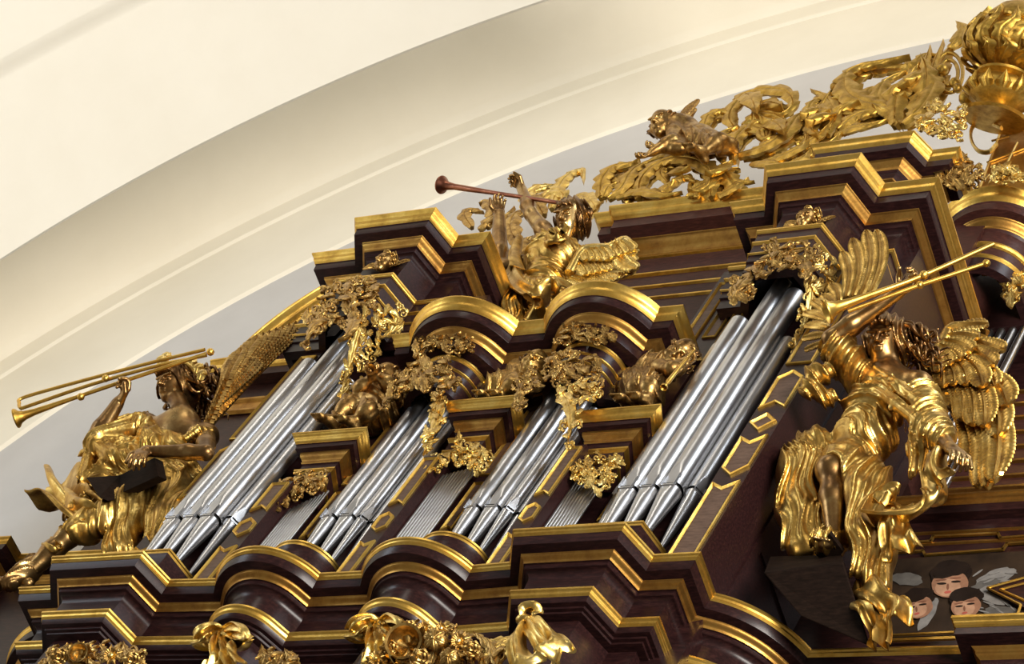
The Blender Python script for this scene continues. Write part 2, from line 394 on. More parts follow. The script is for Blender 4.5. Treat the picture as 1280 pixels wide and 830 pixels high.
# ---------------------------------------------------------------- little cornices over the flat fields
def field_cornice(x0, x1, z, y, label, rr):
    r = empty('field_cornice'); tag(r, label, 'cornice')
    path = [(x0, 6.97), (x0, y), (x1, y), (x1 - rr, 6.97)]
    moulding(r, path, [
        ('top_board', WOOD, [(.10, z + .002), (.01, z + .002)]),
        ('gilt_crown', GOLD, [(.01, z + .005), (0, z + .002), (0, z - .008), (.005, z - .012)] + ogee(.006, z - .014, .040, z - .058) + [(.040, z - .064)]),
        ('corona', WOOD, [(.040, z - .064), (.046, z - .066), (.050, z - .095), (.078, z - .098)]),
        ('gilt_bed_mould', GOLD_D, [(.078, z - .098), (.080, z - .112)] + ogee(.082, z - .114, .106, z - .158, kind='cyma2') + [(.104, z - .164), (.110, z - .172)]),
        ('frieze', WOOD, [(.110, z - .172), (.118, z - .176), (.12, z - .235)]),
        ('gilt_bead', GOLD, [(.12, z - .235), (.102, z - .238), (.102, z - .25), (.112, z - .256), (.108, z - .26), (.118, z - .268)]),
        ('fascia', WOOD, [(.118, z - .268), (.12, z - .345)]),
        ('gilt_bead', GOLD, [(.12, z - .345), (.112, z - .348), (.112, z - .358), (.124, z - .364)]),
        ('field_board', WOOD, [(.124, z - .364), (.13, z - .44), (.18, z - .45)]),
    ])
field_cornice(-9.357, -8.84, 11.455, 6.68, 'gilt edged cornice under the seated horn player at the left', .08)
field_cornice(-8.43, -7.93, 11.67, 6.68, 'gilt edged cornice between the two round turrets', .07)
field_cornice(-7.50, -6.955, 11.44, 6.68, 'gilt edged cornice under the crouching figure left of the right tower', .08)
# ---------------------------------------------------------------- upper works behind and the central part at the right
def up_profile(z, k, deep=True):
    seg = [('top_board', WOOD, [(.25, z + .002), (.01, z + .002)]),
        ('gilt_crown', GOLD, [(.01 * k, z + .006), (0, z + .002), (0, z - .012 * k), (.006 * k, z - .018 * k)] + ogee(.008 * k, z - .02 * k, .060 * k, z - .078 * k) + [(.058 * k, z - .084 * k), (.068 * k, z - .092 * k)]),
        ('corona', WOOD_R, [(.068 * k, z - .092 * k), (.074 * k, z - .096 * k), (.080 * k, z - .18 * k), (.17 * k, z - .186 * k)]),
        ('gilt_bed_mould', GOLD_D, [(.17 * k, z - .186 * k)] + ogee(.175 * k, z - .19 * k, .255 * k, z - .285 * k, kind='cyma2') + [(.262 * k, z - .29 * k)]),
        ('gilt_bead', GOLD, [(.262 * k, z - .29 * k), (.255 * k, z - .30 * k), (.255 * k, z - .312 * k), (.27 * k, z - .318 * k)])]
    if deep:
        seg += [('frieze', WOOD_R, [(.27 * k, z - .318 * k), (.29 * k, z - .50 * k), (.28 * k, z - .505 * k)]),
            ('gilt_bead', GOLD, [(.28 * k, z - .505 * k), (.265 * k, z - .515 * k), (.265 * k, z - .53 * k), (.285 * k, z - .54 * k)]),
            ('fascia', WOOD_R, [(.285 * k, z - .54 * k), (.29 * k, z - .66 * k)]),
            ('gilt_bead', GOLD, [(.29 * k, z - .66 * k), (.28 * k, z - .665 * k), (.28 * k, z - .68 * k), (.295 * k, z - .69 * k)]),
            ('fascia', WOOD_R, [(.295 * k, z - .69 * k), (.30 * k, z - .80 * k)]),
            ('gilt_bead', GOLD, [(.30 * k, z - .80 * k), (.29 * k, z - .805 * k), (.29 * k, z - .82 * k), (.305 * k, z - .83 * k)]),
            ('wall_board', WOOD, [(.305 * k, z - .83 * k), (.31 * k, z - 1.9)])]
    return seg
r = empty('upper_cornice'); tag(r, 'long straight upper cornice with a gilt crown, carrying the openwork crest left of the right tower', 'cornice')
moulding(r, [(-9.11, 8.2), (-9.11, 7.235), (-8.985, 7.235), (-8.97, 7.195), (-7.05, 7.195)], up_profile(15.0, 1.0))
ub = MB(); ub.box(-8.75, -6.3, 7.5, 8.3, 12.6, 14.99); o = ub.build('upper_case', WOOD_R); tag(o, 'reddish wooden upper case behind the round turrets and right tower', 'organ case')
# pedestal above the right tower
r = empty('tower_pedestal'); tag(r, 'small stepped pedestal with gilt edge standing on top of the right corner tower', 'pedestal')
moulding(r, [(-7.165, 7.15), (-7.165, 6.705), (-6.475, 6.705), (-6.395, 6.85), (-6.22, 6.85), (-6.22, 7.15)], [
    ('top_board', WOOD, [(.2, 14.50), (.01, 14.50)]),
    ('gilt_crown', GOLD, [(.01, 14.504), (0, 14.50), (0, 14.49)] + ogee(.004, 14.488, .036, 14.44) + [(.044, 14.434)]),
    ('corona', WOOD, [(.044, 14.434), (.052, 14.38), (.11, 14.376)]),
    ('gilt_bed_mould', GOLD_D, [(.11, 14.376)] + ogee(.112, 14.372, .15, 14.32, kind='cyma2') + [(.155, 14.312)]),
    ('body', WOOD, [(.155, 14.312), (.17, 14.30), (.175, 14.22), (.17, 14.215)]),
    ('gilt_bead', GOLD_D, [(.17, 14.215), (.16, 14.21), (.16, 14.195), (.175, 14.19)]),
    ('plinth', WOOD, [(.175, 14.19), (.178, 13.755)])])
# curved pediment at the left
r = empty('curved_pediment'); tag(r, 'curved gilt pediment rising behind the left corner tower', 'pediment')
def xz_sweep(path, prof):
    mb = MB(); mb.grid([[Vector((x, y, z)) for x, z in offset_path(path, -d)] for d, y in prof]); return mb
PC = (-9.657, 13.642); 
ap = [(-11.50, 13.585), (-11.336, 13.60)] + [(PC[0] + 1.679 * cos(radians(a)), PC[1] + 1.679 * sin(radians(a))) for a in range(178, 112, -3)]
xz_sweep(ap, [(-.0, 7.75), (-.004, 7.30), (0, 7.295), (.012, 7.297), (.016, 7.305)] + [(.018 + .05 * t / 6, 7.305 + .035 * sin(pi * t / 12)) for t in range(7)] + [(.075, 7.343), (.08, 7.333), (.092, 7.333), (.096, 7.36)] + [(.10 + .05 * t / 6, 7.36 + .04 * (t / 6) ** 2) for t in range(7)]).build('gilt_arch', GOLD, r, angle=28)
xz_sweep(ap[1:], [(.15, 7.40), (.155, 7.398), (.23, 7.40), (.235, 7.44)]).build('red_band', WOOD_R, r, angle=28)
tm = MB(); tm.prism([Vector((x, 7.44, z - .16)) for x, z in ap[1:]] + [Vector((-10.3, 7.44, 13.3)), Vector((-11.33, 7.44, 13.3))], (0, .3, 0)); tm.build('tympanum', WOOD_R, r, smooth=False)
sweep([(-11.52, 7.9), (-11.52, 7.30), (-10.4, 7.30)], [(.05, 13.505), (.0, 13.505), (0, 13.49), (.012, 13.475), (.03, 13.468)]).build('gilt_line', GOLD, r, angle=28)
sweep([(-11.52, 7.9), (-11.52, 7.30), (-10.4, 7.30)], [(.03, 13.468), (.04, 13.40), (.12, 13.395), (.13, 13.25)]).build('red_cornice', WOOD_R, r, angle=28)
sweep([(-11.40, 7.9), (-11.40, 7.44), (-10.1, 7.44)], [(.0, 13.25), (-.02, 13.24), (-.02, 13.22), (.0, 13.21), (.005, 13.12), (-.015, 13.11), (-.015, 13.09), (.01, 13.08)]).build('gilt_bead', GOLD_D, r, angle=28)
sw2 = MB(); sw2.box(-11.38, -10.1, 7.46, 7.9, 9.9, 13.30); o = sw2.build('side_case', WOOD_R, r)
# left wing cornice far behind the foot
r = empty('left_wing_cornice'); tag(r, 'dark cornice with gilt edge at the far left, behind the angel foot', 'cornice')
moulding(r, [(-12.6, 7.10), (-11.50, 7.09), (-11.49, 7.225), (-10.4, 7.235)], [
    ('top_board', WOOD, [(.2, 11.202), (.01, 11.202)]),
    ('gilt_edge', GOLD, [(.01, 11.204), (0, 11.20), (0, 11.19)] + ogee(.003, 11.188, .025, 11.165) + [(.03, 11.158)]),
    ('corona', WOOD, [(.03, 11.158), (.035, 11.11), (.10, 11.105)]),
    ('gilt_band', GOLD_D, [(.10, 11.105)] + ogee(.102, 11.10, .13, 11.06) + [(.135, 11.055)]),
    ('body', WOOD, [(.135, 11.055), (.15, 10.8), (.15, 10.0)])])
# right side: parapet with shelf, painting, box cornice, central bay
r = empty('parapet'); tag(r, 'dark mahogany parapet with fine gilt lines behind the right angel, above the painting', 'parapet')
moulding(r, [(-6.0, 7.26), (-3.6, 7.26)], [
    ('top_board', WOOD, [(.6, 11.302), (.01, 11.302)]),
    ('gilt_edge', GOLD_D, [(.01, 11.302), (0, 11.30), (0, 11.285)] + ogee(.003, 11.283, .03, 11.25) + [(.035, 11.24)]),
    ('corona', WOOD, [(.035, 11.24), (.04, 11.18), (.09, 11.175), (.10, 11.10)]),
    ('gilt_bead', GOLD_D, [(.10, 11.10), (.09, 11.095), (.09, 11.082), (.10, 11.078)]),
    ('fascia', WOOD, [(.10, 11.078), (.105, 11.01)]),
    ('gilt_bead', GOLD_D, [(.105, 11.01), (.095, 11.005), (.095, 10.992), (.105, 10.988)]),
    ('panel_field', WOOD, [(.105, 10.988), (.11, 10.02), (.06, 10.01), (.06, 10.0), (.3, 9.99)])])
def px_line(pts, y, wid, name, mat, root):
    P = [atY(a, b, y) for a, b in pts]; path = [(p.x, p.z) for p in P]
    xz_sweep(path, [(0, y), (0, y - .012), (wid * .5, y - .016), (wid, y - .008), (wid, y)]).build(name, mat, root, angle=25)
def gilt_bars(pts, y, wid):
    mb = MB()
    for p, q in zip(pts[:-1], pts[1:]):
        P, Q = atY(*p, y), atY(*q, y); d = (Q - P).normalized(); nn = Vector((-d.z, 0, d.x)) * wid * .5
        mb.prism([P - d * wid * .3 + nn, Q + d * wid * .3 + nn, Q + d * wid * .3 - nn, P - d * wid * .3 - nn], (0, -.012, 0))
    mb.build('gilt_line', GOLD, r, smooth=False)
gilt_bars([(1080, 683), (1164, 678), (1167, 672), (1248, 668), (1251, 674), (1290, 671)], 7.355, .014)
gilt_bars([(1100, 693), (1154, 690), (1157, 695), (1254, 688), (1259, 681), (1290, 679)], 7.355, .014)
gilt_bars([(1108, 796), (1192, 792)], 7.355, .012)
gilt_bars([(1108, 802), (1194, 799)], 7.345, .020)
# gilt lozenge frame on the parapet at the right edge
P4 = [atY(a, b, 7.33) for a, b in [(1234, 735), (1280, 722), (1300, 716), (1300, 765), (1273, 757)]]
q = MB(); q.prism([p for p in P4], (0, .03, 0)); q.build('raised_board', WOOD, r, smooth=False)
for a, b in (((1234, 735), (1285, 721)), ((1234, 735), (1276, 756)), ((1276, 756), (1272, 768)), ((1250, 737), (1285, 728)), ((1250, 737), (1284, 752))):
    q = MB(); q.tube([atY(*a, 7.325), atY(*b, 7.325)], .007, 6); q.build('gilt_frame', GOLD, r)
r = empty('right_cornice_block'); tag(r, 'mahogany cornice block with gilt top edge in the lower right corner', 'cornice')
moulding(r, [(-4.998, 7.9), (-4.998, 7.095), (-4.3, 7.095)], [
    ('top_board', WOOD, [(.2, 10.0), (.01, 10.0)]),
    ('gilt_edge', GOLD, [(.012, 10.006), (0, 10.002), (0, 9.985)] + ogee(.004, 9.983, .024, 9.955) + [(.02, 9.95), (.03, 9.944)]),
    ('upper_fascia', WOOD, [(.03, 9.944), (.034, 9.90), (.10, 9.895)]),
    ('gilt_underband', GOLD_D, [(.10, 9.895)] + ogee(.102, 9.892, .14, 9.85) + [(.145, 9.845)]),
    ('frieze', WOOD, [(.145, 9.845), (.16, 9.8), (.17, 9.3)])])
# central bay (round) with its pipes
BZ = 14.9; BC = (-6.293, 7.818); BR = .486
r = empty('central_bay_cornice'); tag(r, 'round gilt and mahogany cornice of the central bay at the top right edge', 'cornice')
moulding(r, [(-7.2, 7.9)] + arc(BC[0], BC[1], BR, 190, 358, 40) + [(-5.2, 7.85)], [
    ('top_board', WOOD, [(.3, BZ), (.01, BZ)]),
    ('gilt_crown', GOLD, [(.012, BZ + .006), (0, BZ + .002), (0, BZ - .012), (.006, BZ - .018)] + ogee(.008, BZ - .02, .055, BZ - .082) + [(.062, BZ - .09)]),
    ('corona', WOOD_R, [(.062, BZ - .09), (.07, BZ - .10), (.078, BZ - .16), (.13, BZ - .165)]),
    ('gilt_bed_mould', GOLD_D, [(.13, BZ - .165)] + ogee(.135, BZ - .17, .175, BZ - .22, kind='cyma2') + [(.18, BZ - .225)]),
    ('soffit', WOOD_R, [(.18, BZ - .225), (.195, BZ - .24), (.20, BZ - .37)]),
    ('gilt_bead', GOLD, [(.20, BZ - .37), (.185, BZ - .375), (.185, BZ - .39), (.195, BZ - .40), (.19, BZ - .408), (.203, BZ - .415)]),
    ('fascia', WOOD_R, [(.203, BZ - .415), (.208, BZ - .50)]),
    ('gilt_bead', GOLD, [(.208, BZ - .50), (.196, BZ - .505), (.196, BZ - .52), (.21, BZ - .53)]),
    ('architrave', WOOD, [(.21, BZ - .53), (.22, BZ - .62), (.27, BZ - .63)])])
cbk = MB(); cbk.box(-6.18, -3.4, 8.22, 8.5, 11.3, 14.6); cbk.box(-7.4, -5.8, 7.95, 8.5, 14.2, 14.88)
o = cbk.build('central_case', WOOD); tag(o, 'dark wooden central case wall behind the right angel wing', 'organ case')
for i in range(8):
    p = atY(1216 + i * 9.5, 352 + i * 8, 7.98); x = p.x
    pp = empty('bay_organ_pipe', (x, 7.98, p.z - 1.5)); tag(pp, 'grey pipe of the central bay, %s from left, behind the right trumpet' % ORD_[i], 'organ pipe', 'grey pipes of the central bay')
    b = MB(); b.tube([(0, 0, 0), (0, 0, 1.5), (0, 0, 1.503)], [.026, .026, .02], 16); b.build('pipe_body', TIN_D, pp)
    f = MB(); f.tube([(0, 0, 0), (0, 0, -.3)], [.0255, .006], 16); f.build('pipe_foot', TIN_D, pp)
# gilt shelves behind the right wing
r = empty('bay_base'); tag(r, 'stack of dark mouldings with thin gilt lines behind the right wing', 'moulding')
zz = [atY(1270, py, 8.15).z for py in (488, 503, 520, 538, 556, 574, 592, 606)]
prof = []
for k, z in enumerate(zz):
    sweep([(-6.15, 8.15), (-3.4, 8.15)], [(.03, z + .012), (0, z + .010), (-.004, z), (.0, z - .010), (.03, z - .014)]).build('gilt_bead', GOLD_D, r, angle=25)
bb = MB(); bb.box(-6.15, -3.4, 8.17, 8.22, 11.35, zz[0]); bb.build('board', WOOD_R, r, smooth=False)
# ================================================================ pipes
def pipe_meshes(r, h_mouth, L, foot, n=40):
    """origin at the mouth, mouth faces -Y; returns builders"""
    body = MB(); rows = []
    zs = [.012, .014] + [h_mouth * k / 10 + .016 for k in range(1, 16)] + [h_mouth * 1.7 + (L - h_mouth * 1.7 - r * .10) * k / 3 for k in range(0, 4)]
    def ring(rr, z, lim=None):
        out = []
        for j in range(n):
            a = 2 * pi * j / n + pi / n; x = rr * sin(a); y = -rr * cos(a)
            if lim is not None and y < -lim: y = -lim
            out.append(Vector((x, y, z)))
        return out
    for z in zs:
        lim = None
        if z < h_mouth * 1.6: lim = r * (.74 + .26 * min(1, max(0, (z - .012) / (h_mouth * 1.55))) ** 1.3)
        rows.append(ring(r, z, lim))
    rows.append(ring(r, L - r * .08)); rows.append(ring(r * .97, L - r * .02)); rows.append(ring(r * .90, L)); rows.append(ring(r * .86, L - r * .03)); rows.append(ring(.001, L - r * .05))
    body.grid(rows, close_v=True)
    ft = MB(); rows = []
    for k in range(13):
        t = k / 12; z = -.012 - (foot - .012) * t
        rr = r * .985 * (1 - t) + r * .17 * t
        hl = h_mouth * .9; lim = rr * (.80 + .2 * min(1, -z / hl)) if -z < hl else None
        rows.append(ring(rr, z, lim))
    rows.insert(0, ring(.001, -.010)); ft.grid(rows, close_v=True)
    core = MB(); core.tube([(0, 0, -.03), (0, 0, .05)], r * .74, 16)  # black core painted as the shade in the mouth gap
    ear = MB(); w = r * .60
    ear.box(w, w + r * .07, -r * 1.02, -r * .55, -.02, h_mouth * .75)
    ear2 = MB(); ear2.box(-w - r * .07, -w, -r * 1.02, -r * .55, -.02, h_mouth * .75)
    lip = MB(); lip.box(-w, w, -r * .90, -r * .6, -.020, -.009)
    return body, ft, core, ear, ear2, lip
def big_pipe(x, y, z, r, top, rz, label, group, hm=None, foot=.5):
    hm = hm or r * 1.7
    body, ft, core, e1, e2, lip = pipe_meshes(r, hm, top - z, foot)
    t = empty('organ_pipe', (x, y, z), rz); tag(t, label, 'organ pipe', group)
    body.build('pipe_body', TIN, t, angle=32); ft.build('pipe_foot', TIN, t, angle=32); core.build('mouth_shade_core', DARK, t)
    e1.build('mouth_ear', TIN, t, smooth=False); e2.build('mouth_ear', TIN, t, smooth=False); lip.build('lower_lip', TIN, t, smooth=False)
    return t
for c, w in ((LT, 'left'), (RT, 'right')):
    g = 'large tin pipes of the corner towers'
    MZ = 10.80
    big_pipe(c - .124, 6.824, MZ, .0585, 12.50, 0, 'large tin pipe, first of the three front ones in the %s corner tower' % w, g)
    big_pipe(c, 6.824, MZ, .0585, 12.90, 0, 'tallest large tin pipe, in the middle of the %s corner tower' % w, g)
    big_pipe(c + .124, 6.824, MZ, .0605, 12.76, 0, 'large tin pipe, third of the front ones in the %s corner tower' % w, g)
    big_pipe(c + .214, 6.885, MZ + .05, .047, 12.34, radians(62), 'slimmer tin pipe with a bright mouth on the right slant of the %s corner tower' % w, g, hm=.07, foot=.55)
    big_pipe(c - .214, 6.885, MZ + .05, .047, 12.34, radians(-62), 'slimmer tin pipe on the left slant of the %s corner tower, behind the front pipes' % w, g, hm=.07, foot=.55)
for c, w in ((S1, 'left'), (S2, 'right')):
    g = 'tin pipes of the round turrets'; MZ = 10.80
    big_pipe(c - .003, 6.876, MZ, .049, 12.05, radians(4), 'widest tin pipe at the front of the %s round turret' % w, g)
    big_pipe(c + .084, 6.890, MZ, .0365, 11.94, radians(50), 'slimmer tin pipe right of the front pipe in the %s round turret' % w, g, hm=.06)
    big_pipe(c - .122, 6.872, MZ, .049, 12.0, radians(-12), 'wide tin pipe left of the front pipe in the %s round turret' % w, g)
    big_pipe(c + .138, 6.930, MZ, .030, 11.85, radians(60), 'slim tin pipe at the right end of the %s round turret' % w, g, hm=.052)
    big_pipe(c - .196, 6.925, MZ, .030, 11.85, radians(-60), 'slim tin pipe at the left end of the %s round turret' % w, g, hm=.052)
ORD = ['first', 'second', 'third', 'fourth', 'fifth', 'sixth', 'seventh', 'eighth', 'ninth', 'tenth', 'eleventh', 'twelfth']
def thin_row(x0, x1, n, y, tops, where, group):
    for i in range(n):
        x = x0 + (x1 - x0) * i / (n - 1); r = abs(x1 - x0) / (n - 1) * .44
        t = empty('thin_organ_pipe', (x, y, 10.45)); tag(t, 'thin dull pipe, %s from left, %s' % (ORD[i], where), 'organ pipe', group)
        L = tops(i / (n - 1)) - 10.45
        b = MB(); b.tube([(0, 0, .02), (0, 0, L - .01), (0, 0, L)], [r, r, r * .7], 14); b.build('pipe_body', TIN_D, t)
        f = MB(); f.tube([(0, 0, .018), (0, 0, -.15)], [r * .95, r * .3], 14); f.build('pipe_foot', TIN_D, t)
thin_row(-7.318, -7.150, 9, 6.83, lambda t: 11.02 - .17 * t, 'just left of the right corner tower', 'thin pipes beside the right corner tower')
thin_row(-8.222, -8.035, 10, 6.83, lambda t: 11.12 + .06 * t, 'between the two round turrets', 'thin pipes between the round turrets')
thin_row(-9.112, -8.945, 10, 6.83, lambda t: 10.88 + .16 * t, 'left of the left round turret', 'thin pipes beside the left round turret')
rails = MB()
rl = MB(); rl.box(-9.12, -8.93, 6.80, 6.97, 10.20, 10.30); rl.build('thin_pipe_rail', WOOD); bpy.data.objects['thin_pipe_rail']
tag(bpy.data.objects['thin_pipe_rail'], 'dark rail under the thin pipes beside the left round turret', 'rail')
rl = MB(); rl.box(-8.235, -8.02, 6.80, 6.97, 10.20, 10.30); tag(rl.build('thin_pipe_rail', WOOD), 'dark rail under the thin pipes between the round turrets', 'rail')
rl = MB(); rl.box(-7.33, -7.135, 6.80, 6.97, 10.20, 10.30); tag(rl.build('thin_pipe_rail', WOOD), 'dark rail under the thin pipes beside the right corner tower', 'rail')
# ================================================================ carved foliage
def smooth_path(pts, n):
    """Catmull-Rom through pts, n samples"""
    P = [Vector(p) for p in pts]
    if len(P) == 2: return [P[0].lerp(P[1], i / (n - 1)) for i in range(n)]
    Q = [P[0] * 2 - P[1]] + P + [P[-1] * 2 - P[-2]]; out = []; m = len(P) - 1
    for i in range(n):
        t = i / (n - 1) * m; k = min(int(t), m - 1); t -= k
        a, b, c, d = Q[k], Q[k + 1], Q[k + 2], Q[k + 3]
        out.append(.5 * ((2 * b) + (c - a) * t + (2 * a - 5 * b + 4 * c - d) * t * t + (3 * b - a - 3 * c + d) * t ** 3))
    return out
def leaf(mb, pts, N, w, lobes=5, depth=.5, curl=.6, lift=.35, base=.25, n=None):
    """carved acanthus blade along pts; N = outward direction; w = half width"""
    n = n or (lobes * 5 + 3)
    C = smooth_path(pts, n); N = Vector(N).normalized(); rows = []
    vs = (-1, -.72, -.42, -.14, 0, .14, .42, .72, 1)
    for i, c in enumerate(C):
        u = i / (n - 1)
        t = (C[min(i + 1, n - 1)] - C[max(i - 1, 0)]).normalized(); B = N.cross(t)
        if B.length < 1e-4: B = t.orthogonal()
        B.normalize(); Nn = t.cross(B).normalized()
        if Nn.dot(N) < 0: Nn = -Nn
        env = base + (1 - base) * sin(pi * min(1, u ** .75 * 1.02)) if u < .55 else (base * (1 - u) / .45 + (1 - base) * sin(pi * min(1, u ** .75 * 1.02)))
        ph = (u * lobes) % 1.0
        lob = 1 - .42 * (ph ** 2) if u < .97 else .3
        ww = w * max(env, .04) * lob
        h0 = w * (lift * sin(pi * u) + curl * max(0, u - .7) ** 1.5 * 3)
        row = []
        for v in vs:
            av = abs(v); back = -.30 * ww * (av ** 1.5) * (1 + .8 * ph)   # lobes sweep
            hh = h0 + w * depth * ((.55 * (1 - av ** 2)) - .22 * math.exp(-(v / .10) ** 2) + .28 * max(0, av - .6) * (2.2 if lobes else 0) * (1 - ph))
            row.append(c + B * v * ww - t * (-back) * .8 + Nn * hh)
        th = w * .28
        for v in (.8, 0, -.8): row.append(c + B * v * ww * .8 + Nn * (h0 - th))
        rows.append(row)
    m = len(rows[0]); o = len(mb.v); mb.grid(rows, close_v=True)
    mb.f.append(tuple(o + j for j in range(m))); mb.f.append(tuple(o + (n - 1) * m + j for j in range(m)))
def stem(mb, pts, N, r0, r1, n=18, ball=True):
    C = smooth_path(pts, n); mb.tube(C, [r0 + (r1 - r0) * i / (n - 1) for i in range(n)], 8)
    if ball: mb.ball(C[-1], r1 * 1.9, 8)
class Plane:
    def __init__(s, P, N): s.P = Vector(P); s.N = Vector(N).normalized()
    def at(s, q, lift=0):
        p = atP(q[0], q[1], s.P, s.N); return p + s.N * lift
    def m(s, q): return (atP(q[0] + 1, q[1], s.P, s.N) - atP(q[0], q[1], s.P, s.N)).length * .5 + (atP(q[0], q[1] + 1, s.P, s.N) - atP(q[0], q[1], s.P, s.N)).length * .5
def strokes(mb, pl, L, lift=0.0):
    for s in L:
        pts, w = s[0], s[1]; lob = s[2] if len(s) > 2 else max(3, int(len(pts) * 1.5)); lf = s[3] if len(s) > 3 else 0
        k = pl.m(pts[0]); leaf(mb, [pl.at(q, lift + lf * k) for q in pts], pl.N, w * k * .62, lob, lift=.4, curl=.5)
def spiral_px(c, r, a0, turns, n=16, r1=.15):
    out = []
    for i in range(n + 1):
        t = i / n; a = radians(a0) + turns * 2 * pi * t; rr = r * (1 - (1 - r1) * t ** .8); out.append((c[0] + rr * cos(a), c[1] + rr * sin(a)))
    return out
def volute(mb, pl, c, r, a0, turns, w, lift=0.0, leaves=3):
    S = spiral_px(c, r, a0, turns); k = pl.m(c)
    stem(mb, [pl.at(q, lift + .25 * w * k) for q in S], pl.N, w * k * .5, w * k * .28, 22)
    for i in range(leaves):
        j = 1 + i * 3; q = S[j]; q2 = S[min(j + 1, len(S) - 1)]
        d = (q2[0] - q[0], q2[1] - q[1]); l = math.hypot(*d) + 1e-6; d = (d[0] / l, d[1] / l); o = (q[0] - c[0], q[1] - c[1]); lo = math.hypot(*o) + 1e-6; o = (o[0] / lo, o[1] / lo)
        L = r * .75 * (1 - i * .15)
        leaf(mb, [pl.at(q, lift), pl.at((q[0] + d[0] * L * .5 + o[0] * L * .3, q[1] + d[1] * L * .5 + o[1] * L * .3), lift + .4 * w * k), pl.at((q[0] + d[0] * L * .8 + o[0] * L * .75, q[1] + d[1] * L * .8 + o[1] * L * .75), lift + .3 * w * k)], pl.N, w * k * 1.0, 4)
def inpoly(q, P):
    x, y = q; c = False; n = len(P)
    for i in range(n):
        x1, y1 = P[i]; x2, y2 = P[i - 1]
        if (y1 > y) != (y2 > y) and x < (x2 - x1) * (y - y1) / (y2 - y1) + x1: c = not c
    return c
def fill(mb, pl, poly, n, ln, w, seed, vol=.35, lift=0.0, jit=.6, flow=None):
    """foliage strewn over a pierced carving of the given outline"""
    n = int(n * 2.0); R = random.Random(seed); xs = [p[0] for p in poly]; ys = [p[1] for p in poly]; pts = []; tries = 0
    while len(pts) < n and tries < n * 120:
        tries += 1; q = (R.uniform(min(xs), max(xs)), R.uniform(min(ys), max(ys)))
        if inpoly(q, poly) and all(math.hypot(q[0] - a, q[1] - b) > ln * .30 * (1 - tries / (n * 130)) for a, b in pts): pts.append(q)
    for i, q in enumerate(pts):
        k = pl.m(q); lf = lift + R.uniform(0, jit) * w * k
        if R.random() < vol: volute(mb, pl, q, ln * R.uniform(.32, .5), R.uniform(0, 360), R.choice((-1, 1)) * R.uniform(1.1, 1.5), w * .42, lf, 2)
        else:
            for tr in range(12):
                a = R.uniform(0, 2 * pi) if flow is None or R.random() < .35 else radians(flow) + R.uniform(-.7, .7)
                cv = R.uniform(-1.6, 1.6); L = ln * R.uniform(.8, 1.3); P = [q]; x, y = q
                for s in range(4): x += cos(a) * L / 4; y += sin(a) * L / 4; a += cv / 4; P.append((x, y))
                if inpoly(P[-1], poly): break
            leaf(mb, [pl.at(p, lf + w * k * .15 * j) for j, p in enumerate(P)], pl.N, w * k * R.uniform(.50, .74), R.choice((3, 4, 5)))
def carving(name, label, cat, mat, pl, jobs, group=None):
    mb = MB()
    for j in jobs:
        if j[0] == 'S': strokes(mb, pl, j[1], *(j[2:]))
        elif j[0] == 'V': volute(mb, pl, *j[1:])
        elif j[0] == 'F': fill(mb, j[-1] if isinstance(j[-1], Plane) else pl, *(j[1:-1] if isinstance(j[-1], Plane) else j[1:]))
    o = mb.build(name, mat, angle=50); tag(o, label, cat, group); return o
FY = lambda y: Plane((0, y, 0), (0, -1, 0))
CH = lambda c: Plane((c + .34, 6.66, 12.5), (.91, -.42, 0))
G = 'gilded pipe shades'
# left corner tower
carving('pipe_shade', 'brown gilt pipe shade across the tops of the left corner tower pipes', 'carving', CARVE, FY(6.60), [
    ('F', [(383, 440), (385, 402), (400, 378), (420, 356), (470, 352), (482, 375), (462, 402), (440, 418), (424, 402), (408, 418), (394, 428)], 26, 17, 6.0, 11, .4),
    ('S', [([(425, 402), (405, 408), (392, 420), (384, 436)], 9), ([(440, 395), (445, 410), (438, 425), (425, 432)], 9)], .02)], G)
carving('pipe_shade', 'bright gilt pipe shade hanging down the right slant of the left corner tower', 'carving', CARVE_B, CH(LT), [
    ('F', [(440, 420), (455, 385), (480, 372), (503, 385), (508, 402), (485, 425), (470, 440), (455, 470), (440, 500), (424, 525), (418, 500), (428, 470), (430, 440)], 28, 18, 6.0, 23, .35, 0.0, .6, 120),
    ('S', [([(450, 400), (440, 430), (432, 462), (422, 500)], 8), ([(480, 385), (492, 400), (482, 420), (465, 428)], 9)], .02)], G)
# right corner tower
carving('pipe_shade', 'brown gilt pipe shade across the tops of the right corner tower pipes', 'carving', CARVE, FY(6.60), [
    ('F', [(912, 388), (918, 352), (938, 330), (965, 308), (1015, 306), (1028, 325), (1020, 348), (1000, 352), (985, 342), (965, 345), (948, 362), (935, 384)], 28, 17, 6.0, 31, .45),
    ('S', [([(940, 350), (928, 365), (918, 380)], 10), ([(1000, 330), (1012, 345), (1008, 360)], 9)], .02)], G)
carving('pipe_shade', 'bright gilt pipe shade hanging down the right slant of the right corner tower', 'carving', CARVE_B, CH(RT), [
    ('F', [(1008, 345), (1020, 318), (1040, 322), (1042, 350), (1036, 385), (1020, 405), (1003, 425), (990, 450), (984, 435), (996, 405), (1000, 375)], 26, 17, 6.0, 47, .4, 0.0, .6, 110),
    ('S', [([(1012, 350), (1008, 380), (1000, 410), (990, 440)], 8)], .02)], G)
